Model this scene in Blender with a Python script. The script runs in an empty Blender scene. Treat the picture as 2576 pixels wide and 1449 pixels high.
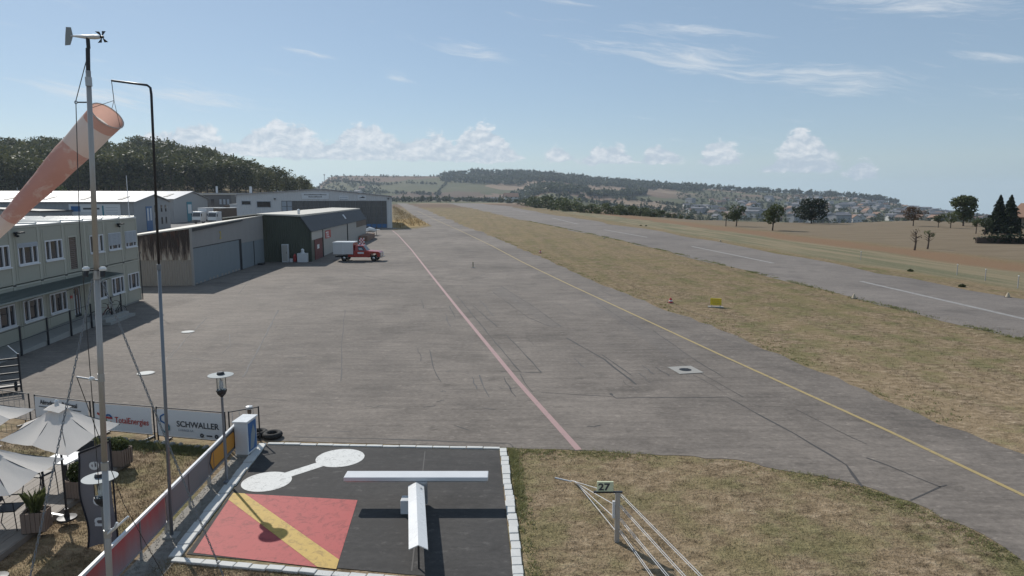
import bpy, math, random
import numpy as np
from mathutils import Vector, Matrix
R = math.radians
random.seed(7); rng = np.random.default_rng(11)
C = bpy.context.scene.collection
SC = bpy.context.scene

# ------------------------------------------------------------------ camera
F, CX, CY, H, YH = 1700.0, 1288.0, 724.5, 7.4, 496.0      # focal length and centre of a 2576 px wide view
PITCH = math.atan((CY - YH) / F)
cam = bpy.data.objects.new('camera', bpy.data.cameras.new('camera'))
C.objects.link(cam)
cam.location = (0, 0, H)
cam.rotation_euler = (math.pi / 2 - PITCH, 0, 0)
cam.data.sensor_width = 36; cam.data.lens = 36 * F / 2576
cam.data.clip_start = 0.1; cam.data.clip_end = 20000
SC.camera = cam

# ------------------------------------------------------------------ sun, exposure
SUN_AZ, SUN_EL = -38.0, 38.8                                # degrees from +Y (west of the tower), elevation
sdir = Vector((math.sin(R(SUN_AZ)) * math.cos(R(SUN_EL)), math.cos(R(SUN_AZ)) * math.cos(R(SUN_EL)), math.sin(R(SUN_EL))))
sl = bpy.data.lights.new('sun', 'SUN'); sl.energy = 3.9; sl.angle = R(0.55); sl.color = (1.0, 0.95, 0.87)
so = bpy.data.objects.new('sun', sl); C.objects.link(so)
so.rotation_euler = sdir.to_track_quat('Z', 'Y').to_euler(); so.location = (0, 0, 300)
SC.view_settings.view_transform = 'Standard'; SC.view_settings.look = 'None'
SC.view_settings.exposure = 0.12; SC.view_settings.gamma = 1.0; SC.view_settings.use_curve_mapping = False
SC.cycles.volume_bounces = 0; SC.cycles.max_bounces = 6
SKY_STRENGTH = 0.092

# ------------------------------------------------------------------ node helpers
class NT:
    def __init__(s, tree):
        s.t = tree; s.n = tree.nodes; s.l = tree.links
    def new(s, k): return s.n.new(k)
    def put(s, sock, v):
        if hasattr(v, 'links'): s.l.new(v, sock)
        else:
            if hasattr(sock.default_value, '__len__') and not hasattr(v, '__len__'): v = (v,) * len(sock.default_value)
            elif hasattr(sock.default_value, '__len__') and len(v) == 3 and len(sock.default_value) == 4: v = (*v, 1)
            sock.default_value = v
    def m(s, op, a, b=0.0, c=0.0, clamp=False):
        n = s.new('ShaderNodeMath'); n.operation = op; n.use_clamp = clamp
        s.put(n.inputs[0], a); s.put(n.inputs[1], b); s.put(n.inputs[2], c)
        return n.outputs[0]
    def add(s, a, b): return s.m('ADD', a, b)
    def sub(s, a, b): return s.m('SUBTRACT', a, b)
    def mul(s, a, b): return s.m('MULTIPLY', a, b)
    def vm(s, op, a, b=(0, 0, 0)):
        n = s.new('ShaderNodeVectorMath'); n.operation = op
        s.put(n.inputs[0], a); s.put(n.inputs[1], b)
        return n.outputs['Value'] if op in ('DOT_PRODUCT', 'LENGTH') else n.outputs[0]
    def sep(s, v):
        n = s.new('ShaderNodeSeparateXYZ'); s.put(n.inputs[0], v); return n.outputs
    def comb(s, x, y, z):
        n = s.new('ShaderNodeCombineXYZ'); s.put(n.inputs[0], x); s.put(n.inputs[1], y); s.put(n.inputs[2], z); return n.outputs[0]
    def noise(s, vec, scale, detail=3, rough=0.55, dist=0.0, out=0):
        n = s.new('ShaderNodeTexNoise'); s.put(n.inputs['Vector'], vec)
        n.inputs['Scale'].default_value = scale; n.inputs['Detail'].default_value = detail
        n.inputs['Roughness'].default_value = rough; n.inputs['Distortion'].default_value = dist
        return n.outputs[out]
    def step(s, v, a, b):
        n = s.new('ShaderNodeMapRange'); n.interpolation_type = 'SMOOTHSTEP'
        s.put(n.inputs[0], v); s.put(n.inputs[1], a); s.put(n.inputs[2], b)
        return n.outputs[0]
    def mix(s, f, a, b, kind='MIX'):
        n = s.new('ShaderNodeMix'); n.data_type = 'RGBA'; n.blend_type = kind
        s.put(n.inputs[0], f); s.put(n.inputs[6], a); s.put(n.inputs[7], b)
        return n.outputs[2]
    def ramp(s, f, stops, const=False):
        n = s.new('ShaderNodeValToRGB'); s.put(n.inputs[0], f); cr = n.color_ramp
        if const: cr.interpolation = 'CONSTANT'
        while len(cr.elements) < len(stops): cr.elements.new(0.5)
        for e, (p, c) in zip(cr.elements, stops): e.position = p; e.color = (*c, 1)
        return n.outputs[0]
    def pos(s): return s.new('ShaderNodeNewGeometry').outputs['Position']
    def obj(s): return s.new('ShaderNodeTexCoord').outputs['Object']
    def bump(s, h, strength=0.3, dist=0.02):
        n = s.new('ShaderNodeBump'); n.inputs['Strength'].default_value = strength; n.inputs['Distance'].default_value = dist
        s.put(n.inputs['Height'], h); return n.outputs[0]

MATS = {}
def newmat(name):
    m = bpy.data.materials.new(name); m.use_nodes = True
    t = NT(m.node_tree); b = m.node_tree.nodes['Principled BSDF']
    MATS[name] = m
    return m, t, b
def simple(name, col, rough=0.6, metal=0.0, var=0.18, scale=2.5, fine=0.08, streak=False, spec=0.4, alpha=None):
    """paint, metal, wood: base colour with blotchy wear and grime of its own"""
    m, t, b = newmat(name)
    p = t.obj()
    q = t.vm('MULTIPLY', p, (1, 1, 0.25)) if streak else p
    n1 = t.noise(q, scale, 4, 0.6); n2 = t.noise(p, scale * 9, 3, 0.6)
    k = t.add(t.add(1 - var * 0.5 - fine * 0.5, t.mul(n1, var)), t.mul(n2, fine))
    c = t.vm('SCALE', col, (0, 0, 0)); c.node.inputs['Scale'].default_value = 1; t.put(c.node.inputs['Scale'], k)
    t.l.new(c, b.inputs['Base Color'])
    t.put(b.inputs['Roughness'], t.add(rough - 0.1, t.mul(n1, 0.2)))
    b.inputs['Metallic'].default_value = metal
    b.inputs['Specular IOR Level'].default_value = spec
    return m
def leafmat(name, dark, light, scale=0.35, rnd=0.25):
    m, t, b = newmat(name)
    p = t.pos(); n = t.noise(p, scale, 3, 0.6); n2 = t.noise(p, scale * 7, 2)
    oi = t.new('ShaderNodeObjectInfo').outputs['Random']
    f = t.add(t.add(t.mul(n, 1.1), t.mul(n2, 0.5)), t.sub(t.mul(oi, rnd), 0.35 + rnd / 2))
    c = t.ramp(f, [(0.15, dark), (0.85, light)])
    t.l.new(c, b.inputs['Base Color']); b.inputs['Roughness'].default_value = 0.6
    b.inputs['Specular IOR Level'].default_value = 0.25
    tr = t.new('ShaderNodeBsdfTranslucent'); t.l.new(c, tr.inputs[0])
    mx = t.new('ShaderNodeMixShader'); mx.inputs[0].default_value = 0.32
    t.l.new(b.outputs[0], mx.inputs[1]); t.l.new(tr.outputs[0], mx.inputs[2])
    t.l.new(mx.outputs[0], m.node_tree.nodes['Material Output'].inputs[0])
    return m

# ------------------------------------------------------------------ world: clear summer sky, cumulus over the horizon, cirrus
W = bpy.data.worlds.new('World'); SC.world = W; W.use_nodes = True
W.cycles.sampling_method = 'MANUAL'; W.cycles.sample_map_resolution = 256
wt = NT(W.node_tree); bg = W.node_tree.nodes['Background']
gv = wt.new('ShaderNodeTexCoord').outputs['Generated']
gx, gy, gz = wt.sep(gv)
sky = wt.new('ShaderNodeTexSky'); sky.sky_type = 'NISHITA'; sky.sun_disc = False
sky.sun_elevation = R(SUN_EL); sky.sun_rotation = R(SUN_AZ % 360)
sky.air_density = 1.0; sky.dust_density = 0.35; sky.ozone_density = 1.6; sky.altitude = 700
wt.l.new(wt.vm('NORMALIZE', wt.comb(gx, gy, wt.m('MAXIMUM', gz, 0.05))), sky.inputs[0])
az = wt.mul(wt.m('ARCTAN2', gx, gy), 180 / math.pi)
el = wt.mul(wt.m('ARCSINE', gz), 180 / math.pi)
def gauss(a, mu, sg):
    d = wt.m('DIVIDE', wt.sub(a, mu), sg)
    return wt.m('POWER', 2.718, wt.mul(wt.mul(d, d), -1))
def many(lst): 
    o = None
    for a in lst: o = a if o is None else wt.m('MAXIMUM', o, a)
    return o
# cumulus: heaps with lumpy tops; each entry azimuth, half width, base elevation, height
puff = wt.comb(wt.mul(az, 0.52), wt.mul(el, 0.86), 0.0)
pn = wt.noise(puff, 1.0, 7, 0.62, 0.25)
big = wt.noise(wt.comb(wt.mul(az, 0.16), wt.mul(el, 0.3), 3.0), 1.0, 3, 0.5)
heaps = [(-13, 11, 3.1, 1.7), (-25, 4.0, 3.3, 2.2), (-18.5, 3.4, 3.2, 3.0), (-12, 4.2, 3.1, 2.8), (-6.5, 2.6, 3.1, 2.4), (-2.6, 2.8, 3.0, 3.2), (4.0, 1.2, 3.0, 1.6), (8.0, 2.3, 2.8, 1.7), (12, 1.6, 2.9, 1.6),
         (17, 2.2, 2.7, 1.7), (23, 2.4, 2.1, 3.2), (27, 1.2, 1.5, 1.3), (-55, 14, 3.0, 4.0), (65, 12, 2.5, 2.5), (150, 50, 3, 4), (-130, 30, 3, 4)]
cum = []
for a, wd, eb, ht in heaps:
    top = wt.add(eb, wt.mul(gauss(az, a, wd), ht))
    env = wt.mul(wt.step(el, eb - 0.5, eb + 0.35), wt.sub(1, wt.step(wt.sub(el, top), -1.8, 0.9)))
    cum.append(wt.mul(env, gauss(az, a, wd * 1.7)))
cumd = many(cum)
cmask = wt.step(wt.add(wt.mul(cumd, 0.95), wt.mul(wt.sub(pn, 0.5), 1.75)), 0.22, 0.48)
cmask = wt.mul(cmask, wt.step(cumd, 0.02, 0.25))
# light on the heaps: lumps towards the sun are white, the rest grey-blue
pn2 = wt.noise(wt.vm('ADD', puff, (0.12, -0.24, 0)), 1.0, 7, 0.62, 0.25)
shade = wt.step(wt.add(wt.sub(pn, pn2), wt.mul(wt.sub(el, 4.2), 0.03)), -0.16, 0.2)
# cirrus: long streaks drifting down to the right
cu = wt.add(az, 0.0); cv = wt.add(el, wt.mul(az, 0.155))
warp = wt.noise(wt.comb(wt.mul(cu, 0.12), wt.mul(cv, 0.2), 5.0), 1.0, 3)
cin = wt.noise(wt.comb(wt.mul(cu, 0.17), wt.add(wt.mul(cv, 1.7), wt.mul(warp, 3.4)), 1.7), 1.0, 9, 0.70, 0.5)
bands = [(13, 9, 12.9, 1.3), (24, 9, 12.5, 1.1), (3.4, 3, 16.3, 0.9), (29, 8, 18.1, 1.1), (14, 5, 15.1, 0.5), (-3.5, 2.6, 11.2, 0.5), (-16.5, 2.2, 8.5, 0.25), (-9.5, 1.1, 8.0, 0.3), (-25, 6, 3.6, 1.0), (-31, 5, 2.4, 0.8), (34, 3, 14.6, 0.4),
         (70, 18, 26, 4), (-70, 24, 6, 4), (140, 40, 40, 6), (-140, 40, 8, 6)]
cid = many([wt.mul(gauss(az, a, wd), gauss(cv, c, hh)) for a, wd, c, hh in bands])
cimask = wt.mul(wt.step(wt.add(wt.mul(cid, 0.42), wt.mul(wt.sub(cin, 0.5), 1.5)), 0.12, 0.74), 0.74)
skyc = wt.mix(0.5, sky.outputs[0], (3.55, 4.75, 6.0))     # thin summer veil in front of the blue
ccol = wt.mix(shade, (4.9, 5.75, 6.7), (8.4, 8.6, 8.9))
c1 = wt.mix(wt.mul(cmask, 0.82), skyc, ccol)
c2 = wt.mix(cimask, c1, (7.4, 7.8, 8.2))
wt.l.new(c2, bg.inputs[0]); bg.inputs[1].default_value = SKY_STRENGTH

# ------------------------------------------------------------------ mesh helpers
class MB:
    def __init__(s): s.v = []; s.f = []
    def quadstrip(s): pass
    def poly(s, pts):
        b = len(s.v); s.v += [tuple(p) for p in pts]; s.f.append(tuple(range(b, b + len(pts)))); return s
    def box(s, x0, x1, y0, y1, z0, z1):
        b = len(s.v)
        s.v += [(x0, y0, z0), (x1, y0, z0), (x1, y1, z0), (x0, y1, z0), (x0, y0, z1), (x1, y0, z1), (x1, y1, z1), (x0, y1, z1)]
        s.f += [(b, b + 3, b + 2, b + 1), (b + 4, b + 5, b + 6, b + 7), (b, b + 1, b + 5, b + 4), (b + 1, b + 2, b + 6, b + 5), (b + 2, b + 3, b + 7, b + 6), (b + 3, b, b + 4, b + 7)]
        return s
    def prism(s, pts, vec):
        pts = [Vector(p) for p in pts]; vec = Vector(vec); n = len(pts); b = len(s.v)
        nrm = Vector((0, 0, 0))
        for i in range(n): nrm += pts[i].cross(pts[(i + 1) % n])
        if nrm.dot(vec) > 0: pts = pts[::-1]
        s.v += [tuple(p) for p in pts] + [tuple(p + vec) for p in pts]
        s.f.append(tuple(range(b, b + n))); s.f.append(tuple(range(b + 2 * n - 1, b + n - 1, -1)))
        for i in range(n):
            j = (i + 1) % n; s.f.append((b + j, b + i, b + n + i, b + n + j))
        return s
    def tube(s, path, r, n=8, caps=True):
        path = [Vector(p) for p in path]; rr = r if hasattr(r, '__len__') else [r] * len(path)
        b = len(s.v); t0 = None; u = None
        for i, p in enumerate(path):
            a = path[max(i - 1, 0)]; c = path[min(i + 1, len(path) - 1)]
            t = (c - a).normalized()
            if u is None:
                u = t.cross(Vector((0, 0, 1)) if abs(t.z) < 0.9 else Vector((1, 0, 0))).normalized()
            else:
                u = (u - t * u.dot(t)).normalized()
            w = t.cross(u)
            for k in range(n):
                an = 2 * math.pi * k / n
                s.v.append(tuple(p + (u * math.cos(an) + w * math.sin(an)) * rr[i]))
        for i in range(len(path) - 1):
            for k in range(n):
                j = (k + 1) % n
                s.f.append((b + i * n + k, b + i * n + j, b + (i + 1) * n + j, b + (i + 1) * n + k))
        if caps:
            s.f.append(tuple(b + k for k in range(n - 1, -1, -1)))
            e = b + (len(path) - 1) * n; s.f.append(tuple(e + k for k in range(n)))
        return s
    def lathe(s, prof, n=16, c=(0, 0, 0), caps=True):
        b = len(s.v)
        for r, z in prof:
            for k in range(n):
                an = 2 * math.pi * k / n; s.v.append((c[0] + r * math.cos(an), c[1] + r * math.sin(an), c[2] + z))
        for i in range(len(prof) - 1):
            for k in range(n):
                j = (k + 1) % n
                s.f.append((b + i * n + k, b + i * n + j, b + (i + 1) * n + j, b + (i + 1) * n + k))
        if caps:
            s.f.append(tuple(b + k for k in range(n - 1, -1, -1)))
            e = b + (len(prof) - 1) * n; s.f.append(tuple(e + k for k in range(n)))
        return s
    def torus(s, c, axis, R0, r, n=20, m=8):
        axis = Vector(axis).normalized(); u = axis.cross(Vector((0, 0, 1)) if abs(axis.z) < 0.9 else Vector((1, 0, 0))).normalized(); w = axis.cross(u)
        b = len(s.v); c = Vector(c)
        for i in range(n):
            a = 2 * math.pi * i / n; d = u * math.cos(a) + w * math.sin(a)
            for k in range(m):
                e = 2 * math.pi * k / m; s.v.append(tuple(c + d * (R0 + r * math.cos(e)) + axis * r * math.sin(e)))
        for i in range(n):
            for k in range(m):
                i2, k2 = (i + 1) % n, (k + 1) % m
                s.f.append((b + i * m + k, b + i2 * m + k, b + i2 * m + k2, b + i * m + k2))
        return s
    def corr(s, x0, x1, z0, zt, y, pitch=0.27, d=0.035):
        """corrugated sheet in the local xz plane facing +y; zt is a height or a function of x"""
        ft = zt if callable(zt) else (lambda x: zt)
        fb = z0 if callable(z0) else (lambda x: z0)
        xs = []; n = max(1, int(round((x1 - x0) / pitch))); p = (x1 - x0) / n
        for i in range(n):
            for a, q in ((0, 0), (0.38, 0), (0.5, 1), (0.88, 1)): xs.append((x0 + (i + a) * p, y + q * d))
        xs.append((x1, y)); b = len(s.v)
        for x, yy in xs: s.v.append((x, yy, fb(x))); s.v.append((x, yy, ft(x)))
        for i in range(len(xs) - 1): s.f.append((b + 2 * i + 2, b + 2 * i, b + 2 * i + 1, b + 2 * i + 3))
        return s
    def build(s, name, mat=None, parent=None, smooth=False, loc=None, rz=0.0, bevel=0.0):
        me = bpy.data.meshes.new(name); me.from_pydata(s.v, [], s.f); me.update()
        if mat: me.materials.append(MATS[mat] if isinstance(mat, str) else mat)
        o = bpy.data.objects.new(name, me); C.objects.link(o)
        if smooth:
            me.polygons.foreach_set('use_smooth', [True] * len(me.polygons))
        if parent: o.parent = parent
        if loc: o.location = loc
        o.rotation_euler.z = rz
        if bevel:
            bm = o.modifiers.new('bevel', 'BEVEL'); bm.width = bevel; bm.segments = 2; bm.limit_method = 'ANGLE'
        return o
def npmesh(name, verts, faces, mat, parent=None):
    me = bpy.data.meshes.new(name)
    nv, nf, k = len(verts), len(faces), faces.shape[1]
    me.vertices.add(nv); me.vertices.foreach_set('co', np.ascontiguousarray(verts, dtype=np.float32).ravel())
    me.loops.add(nf * k); me.loops.foreach_set('vertex_index', np.ascontiguousarray(faces, dtype=np.int32).ravel())
    me.polygons.add(nf); me.polygons.foreach_set('loop_start', np.arange(0, nf * k, k, dtype=np.int32))
    me.polygons.foreach_set('loop_total', np.full(nf, k, dtype=np.int32)); me.update(); me.validate()
    if mat: me.materials.append(MATS[mat])
    o = bpy.data.objects.new(name, me); C.objects.link(o)
    if parent: o.parent = parent
    return o
def tag(o, label=None, cat=None, group=None, kind=None):
    if label: o['label'] = label
    if cat: o['category'] = cat
    if group: o['group'] = group
    if kind: o['kind'] = kind
    return o
def thing(name, label, cat, loc=(0, 0, 0), rz=0.0, group=None):
    o = bpy.data.objects.new(name, None); C.objects.link(o); o.empty_display_size = 0.2
    o.location = loc; o.rotation_euler = (0, 0, rz)
    return tag(o, label, cat, group)
def dup(root, loc, rz, label=None, group=None, scale=None):
    r = root.copy(); C.objects.link(r); r.location = loc; r.rotation_euler = (0, 0, rz)
    if scale: r.scale = scale if hasattr(scale, '__len__') else (scale,) * 3
    if label: r['label'] = label
    if group: r['group'] = group
    for ch in list(root.children):
        c = ch.copy(); C.objects.link(c); c.parent = r
        for g in list(ch.children):
            d = g.copy(); C.objects.link(d); d.parent = c
    return r
def text(s, size, mat, parent, loc, rot=(math.pi / 2, 0, 0), name='lettering', ext=0.002, align='LEFT', bold=0.0, sx=1.0):
    cu = bpy.data.curves.new('t', 'FONT'); cu.body = s; cu.size = size; cu.extrude = ext; cu.align_x = align; cu.offset = bold; cu.resolution_u = 3
    to = bpy.data.objects.new('t', cu); C.objects.link(to)
    me = bpy.data.meshes.new_from_object(to.evaluated_get(bpy.context.evaluated_depsgraph_get()))
    bpy.data.objects.remove(to); bpy.data.curves.remove(cu)
    me.materials.clear(); me.materials.append(MATS[mat])
    o = bpy.data.objects.new(name, me); C.objects.link(o); o.parent = parent; o.location = loc; o.rotation_euler = rot; o.scale = (sx, 1, 1)
    return o
def G(x, y, z=0.0):
    """where the ray of view pixel (x, y) of a 2576 px wide photograph meets the plane at height z"""
    u = (x - CX) / F; v = (CY - y) / F
    dy = math.cos(PITCH) + v * math.sin(PITCH); dz = -math.sin(PITCH) + v * math.cos(PITCH); t = (z - H) / dz
    return (u * t, dy * t)
def inpoly(px, py, poly):
    ins = np.zeros(len(px), bool); n = len(poly)
    for i in range(n):
        (x1, y1), (x2, y2) = poly[i], poly[(i + 1) % n]
        c = ((y1 > py) != (y2 > py)); xi = (x2 - x1) * (py - y1) / (y2 - y1 + 1e-12) + x1
        ins ^= c & (px < xi)
    return ins

# ------------------------------------------------------------------ terrain
XC = np.array([-4000, -300, 0, 300, 600, 700, 760, 800, 980, 1130, 1300, 1500, 1735, 1900, 2100, 2300, 2450, 2576, 4500.])
YC = np.array([505, 505, 505, 505, 505, 505, 505, 505, 504, 503, 509, 531, 551, 557, 560, 553, 558, 566, 570.])
XR = np.array([-4000, 700, 790, 900, 1000, 1100, 1200, 1300, 1400, 1500, 1600, 1700, 1800, 1900, 2000, 2100, 2200, 2300, 2400, 2576, 4500.])
YR = np.array([452, 446, 444, 443, 444, 444, 436, 437, 444, 454, 462, 470, 475, 482, 486, 493, 503, 520, 534, 552, 565.])
XF = np.array([-4000, -300, 0, 150, 300, 400, 500, 600, 700, 760, 800, 860])
YF = np.array([340, 338, 335, 340, 348, 338, 355, 378, 412, 438, 462, 484])
def xpix(X, Y):
    a = np.arctan2(X, Y); a = np.clip(a, -1.15, 1.15)
    return CX + F * np.tan(a), np.cos(a)
def sm(t): t = np.clip(t, 0, 1); return t * t * (3 - 2 * t)
def terr(X, Y):
    X = np.asarray(X, float); Y = np.asarray(Y, float)
    r = np.hypot(X, Y); xp, ca = xpix(X, Y)
    yc = np.interp(xp, XC, YC); rc = np.minimum(H * F / (yc - YH) / ca, 900)
    r1 = np.maximum(rc * 1.9, np.where(xp > 1400, 900, 1000)); r2 = 2500.0
    y1 = yc + np.where(xp > 1400, 7, 0.0); yr = np.interp(xp, XR, YR)
    s = np.clip((r - r1) / (r2 - r1), 0, 1) ** 0.75
    yy = y1 + (yr - y1) * s
    zs = H - (yy - YH) / F * r * ca
    z1 = H - (y1 - YH) / F * r1 * ca
    zm = z1 * np.clip((r - rc) / np.maximum(r1 - rc, 1), 0, 1) ** np.where(xp > 1400, 0.85, 1.2)
    z = np.where(r < rc, 0, np.where(r < r1, zm, zs))
    zr = H - (yr - YH) / F * r2 * ca
    z = np.where(r > r2, zr - 0.05 * (r - r2), z)
    # roll of the fields
    z = z + np.where(r > r1, 1, 0) * np.clip((r - r1) / 400, 0, 1) * np.clip((r2 - r) / 300, 0, 1) * (3.0 * np.sin(X * 0.011 + 1) * np.sin(Y * 0.006) + 1.6 * np.sin(X * 0.03 + Y * 0.017))
    # wooded hill on the left
    ft = np.interp(xp, XF, YF); zt = H + (YH - ft) / F * 560 * ca - 21
    zb = 10.0 * ca
    hill = np.where(r < 240, 0, np.where(r < 390, zb * sm((r - 240) / 150), np.where(r < 570, zb + (np.maximum(zt, zb) - zb) * np.clip((r - 390) / 180, 0, 1), np.maximum(zt, zb) - 0.0 * (r - 570))))
    wgt = sm((850 - xp) / 90)
    return z * (1 - wgt) + hill * wgt
def tz(x, y): return float(terr(np.array([x]), np.array([y]))[0])

def grass_col(t, p):
    """dry August turf: straw, bleached stems, bare earth and the odd green patch"""
    n0 = t.noise(p, 0.07, 3, 0.6); n1 = t.noise(p, 0.55, 4, 0.62); n2 = t.noise(t.vm('MULTIPLY', p, (1.0, 1.5, 1)), 2.3, 5, 0.72); n3 = t.noise(p, 14.0, 2, 0.6)
    c = t.ramp(t.add(t.mul(n2, 0.85), t.mul(n3, 0.15)), [(0.34, (0.065, 0.048, 0.029)), (0.46, (0.195, 0.145, 0.092)), (0.57, (0.31, 0.235, 0.158)), (0.69, (0.50, 0.405, 0.29))])
    g = t.ramp(t.add(t.mul(n2, 0.6), t.mul(n3, 0.4)), [(0.35, (0.07, 0.078, 0.028)), (0.7, (0.23, 0.215, 0.095))])
    gm = t.step(t.add(t.add(t.mul(n1, 0.75), t.mul(n0, 0.35)), t.mul(n2, 0.25)), 0.63, 0.79)
    return t.mix(t.mul(gm, 0.75), c, g), n2, n3
m, t, b = newmat('ground')
p = t.pos(); gc, n2, n3 = grass_col(t, p)
px_, py_, pz_ = t.sep(p)
rr = t.vm('LENGTH', t.comb(px_, py_, 0))
# beyond the runway's far edge: mown verge, a greener strip, a reddish mown line, the stubble field
E1, E2 = G(2576, 753), G(1719, 593)
ex, ey = E2[0] - E1[0], E2[1] - E1[1]; L_ = math.hypot(ex, ey); nx, ny = ey / L_, -ex / L_
dist = t.add(t.add(t.mul(px_, nx), t.mul(py_, ny)), -(E1[0] * nx + E1[1] * ny))
wob = t.mul(t.sub(t.noise(p, 0.06, 3), 0.5), 7)
dw = t.add(dist, wob)
tan = t.mix(t.mul(t.step(t.noise(t.vm('MULTIPLY', p, (0.12, 0.7, 1)), 0.8, 4, 0.65), 0.35, 0.65), 0.6), (0.165, 0.128, 0.086), (0.24, 0.19, 0.130))
along = t.add(t.mul(px_, ex / L_), t.mul(py_, ey / L_))
mown = t.step(t.noise(t.comb(t.mul(along, 0.035), t.mul(dist, 0.55), 0), 1.0, 4, 0.6), 0.38, 0.62)
green = t.mix(mown, t.mix(t.step(n2, 0.35, 0.65), (0.12, 0.122, 0.072), (0.185, 0.17, 0.105)), (0.24, 0.195, 0.125))
red = t.mix(n2, (0.17, 0.105, 0.062), (0.25, 0.165, 0.10))
gc = t.mix(t.mul(mown, 0.35), gc, (0.31, 0.23, 0.135))
farg = t.step(rr, 22, 60)
gc = t.mix(t.mul(farg, 0.5), gc, t.vm('MULTIPLY', gc, (0.68, 0.68, 0.58)))
c = t.mix(t.mul(t.step(dw, 1.5, 4), t.sub(1, t.step(dw, 14, 18))), gc, green)
c = t.mix(t.mul(t.step(dw, 13, 16), t.sub(1, t.step(dw, 19, 26))), c, red)
c = t.mix(t.step(dw, 21, 27), c, tan)
# golden uncut grass beside the far hangar
ggm = t.mul(t.sub(1, t.step(t.vm('LENGTH', t.vm('MULTIPLY', t.vm('SUBTRACT', p, (-30, 205, 0)), (1, 0.22, 0))), 7, 11)), 1.0)
c = t.mix(ggm, c, t.mix(n2, (0.22, 0.15, 0.06), (0.42, 0.30, 0.14)))
# the hillside: a patchwork of stubble, meadow and ploughed fields
vo = t.new('ShaderNodeTexVoronoi'); vo.feature = 'F1'; t.put(vo.inputs['Vector'], t.vm('ADD', t.vm('MULTIPLY', p, (0.0050, 0.0052, 0)), t.vm('SCALE', t.noise(p, 0.006, 2, out=1), (0, 0, 0)))); vo.inputs['Scale'].default_value = 1.0; vo.inputs['Randomness'].default_value = 0.9
hx = t.sep(vo.outputs['Color'])[0]
patch = t.ramp(hx, [(0.0, (0.155, 0.105, 0.072)), (0.22, (0.075, 0.085, 0.040)), (0.40, (0.19, 0.128, 0.088)), (0.56, (0.12, 0.082, 0.056)), (0.68, (0.095, 0.10, 0.048)), (0.84, (0.27, 0.195, 0.135))], True)
patch = t.mix(0.2, patch, t.ramp(t.noise(t.vm('MULTIPLY', p, (0.4, 1, 1)), 0.03, 4, 0.6), [(0.3, (0.09, 0.075, 0.042)), (0.7, (0.19, 0.14, 0.092))]))
ang = t.m('ARCTAN2', px_, py_)
patch = t.mix(t.mul(t.mul(t.step(ang, 0.20, 0.30), t.sub(1, t.step(rr, 2050, 2250))), 0.8), patch, (0.075, 0.085, 0.042))
c = t.mix(t.mul(t.step(rr, 420, 560), 1.0), c, patch)
t.l.new(c, b.inputs['Base Color']); b.inputs['Roughness'].default_value = 0.9; b.inputs['Specular IOR Level'].default_value = 0.1
near = t.sub(1, t.step(rr, 60, 220))
t.l.new(t.bump(t.mul(t.add(n2, t.mul(n3, 0.5)), near), 0.9, 0.08), b.inputs['Normal'])

rads = np.concatenate([[0.5], np.geomspace(4, 150, 26), np.linspace(165, 700, 60), np.linspace(720, 2560, 70), [2800, 3200, 4000, 5000]])
azs = np.concatenate([np.radians(np.linspace(-52, 52, 241)), np.radians(np.linspace(56, 304, 63))]); na = len(azs); nr = len(rads)
RRm, AAm = np.meshgrid(rads, azs, indexing='ij')
Xg = RRm * np.sin(AAm); Yg = RRm * np.cos(AAm)
# behind the camera the plateau simply goes on
zf = terr(Xg, np.where(np.cos(AAm) > 0.2, Yg, np.abs(Yg)))
wback = sm((np.cos(AAm) - 0.05) / 0.4); zf = zf * wback
vv = np.stack([Xg, Yg, zf], -1).reshape(-1, 3)
ii, jj = np.meshgrid(np.arange(nr - 1), np.arange(na), indexing='ij'); j2 = (jj + 1) % na
ff = np.stack([ii * na + jj, ii * na + j2, (ii + 1) * na + j2, (ii + 1) * na + jj], -1).reshape(-1, 4)[:, ::-1]
vv = np.vstack([vv, [[0, 0, 0]]])
gnd = npmesh('ground', vv, ff, 'ground'); tag(gnd, kind='structure')
gnd.data.polygons.foreach_set('use_smooth', [True] * len(gnd.data.polygons))
MB().poly([(0.5 * math.sin(a), 0.5 * math.cos(a), 0) for a in azs[::-1]]).build('ground_patch', 'ground', gnd)

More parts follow.
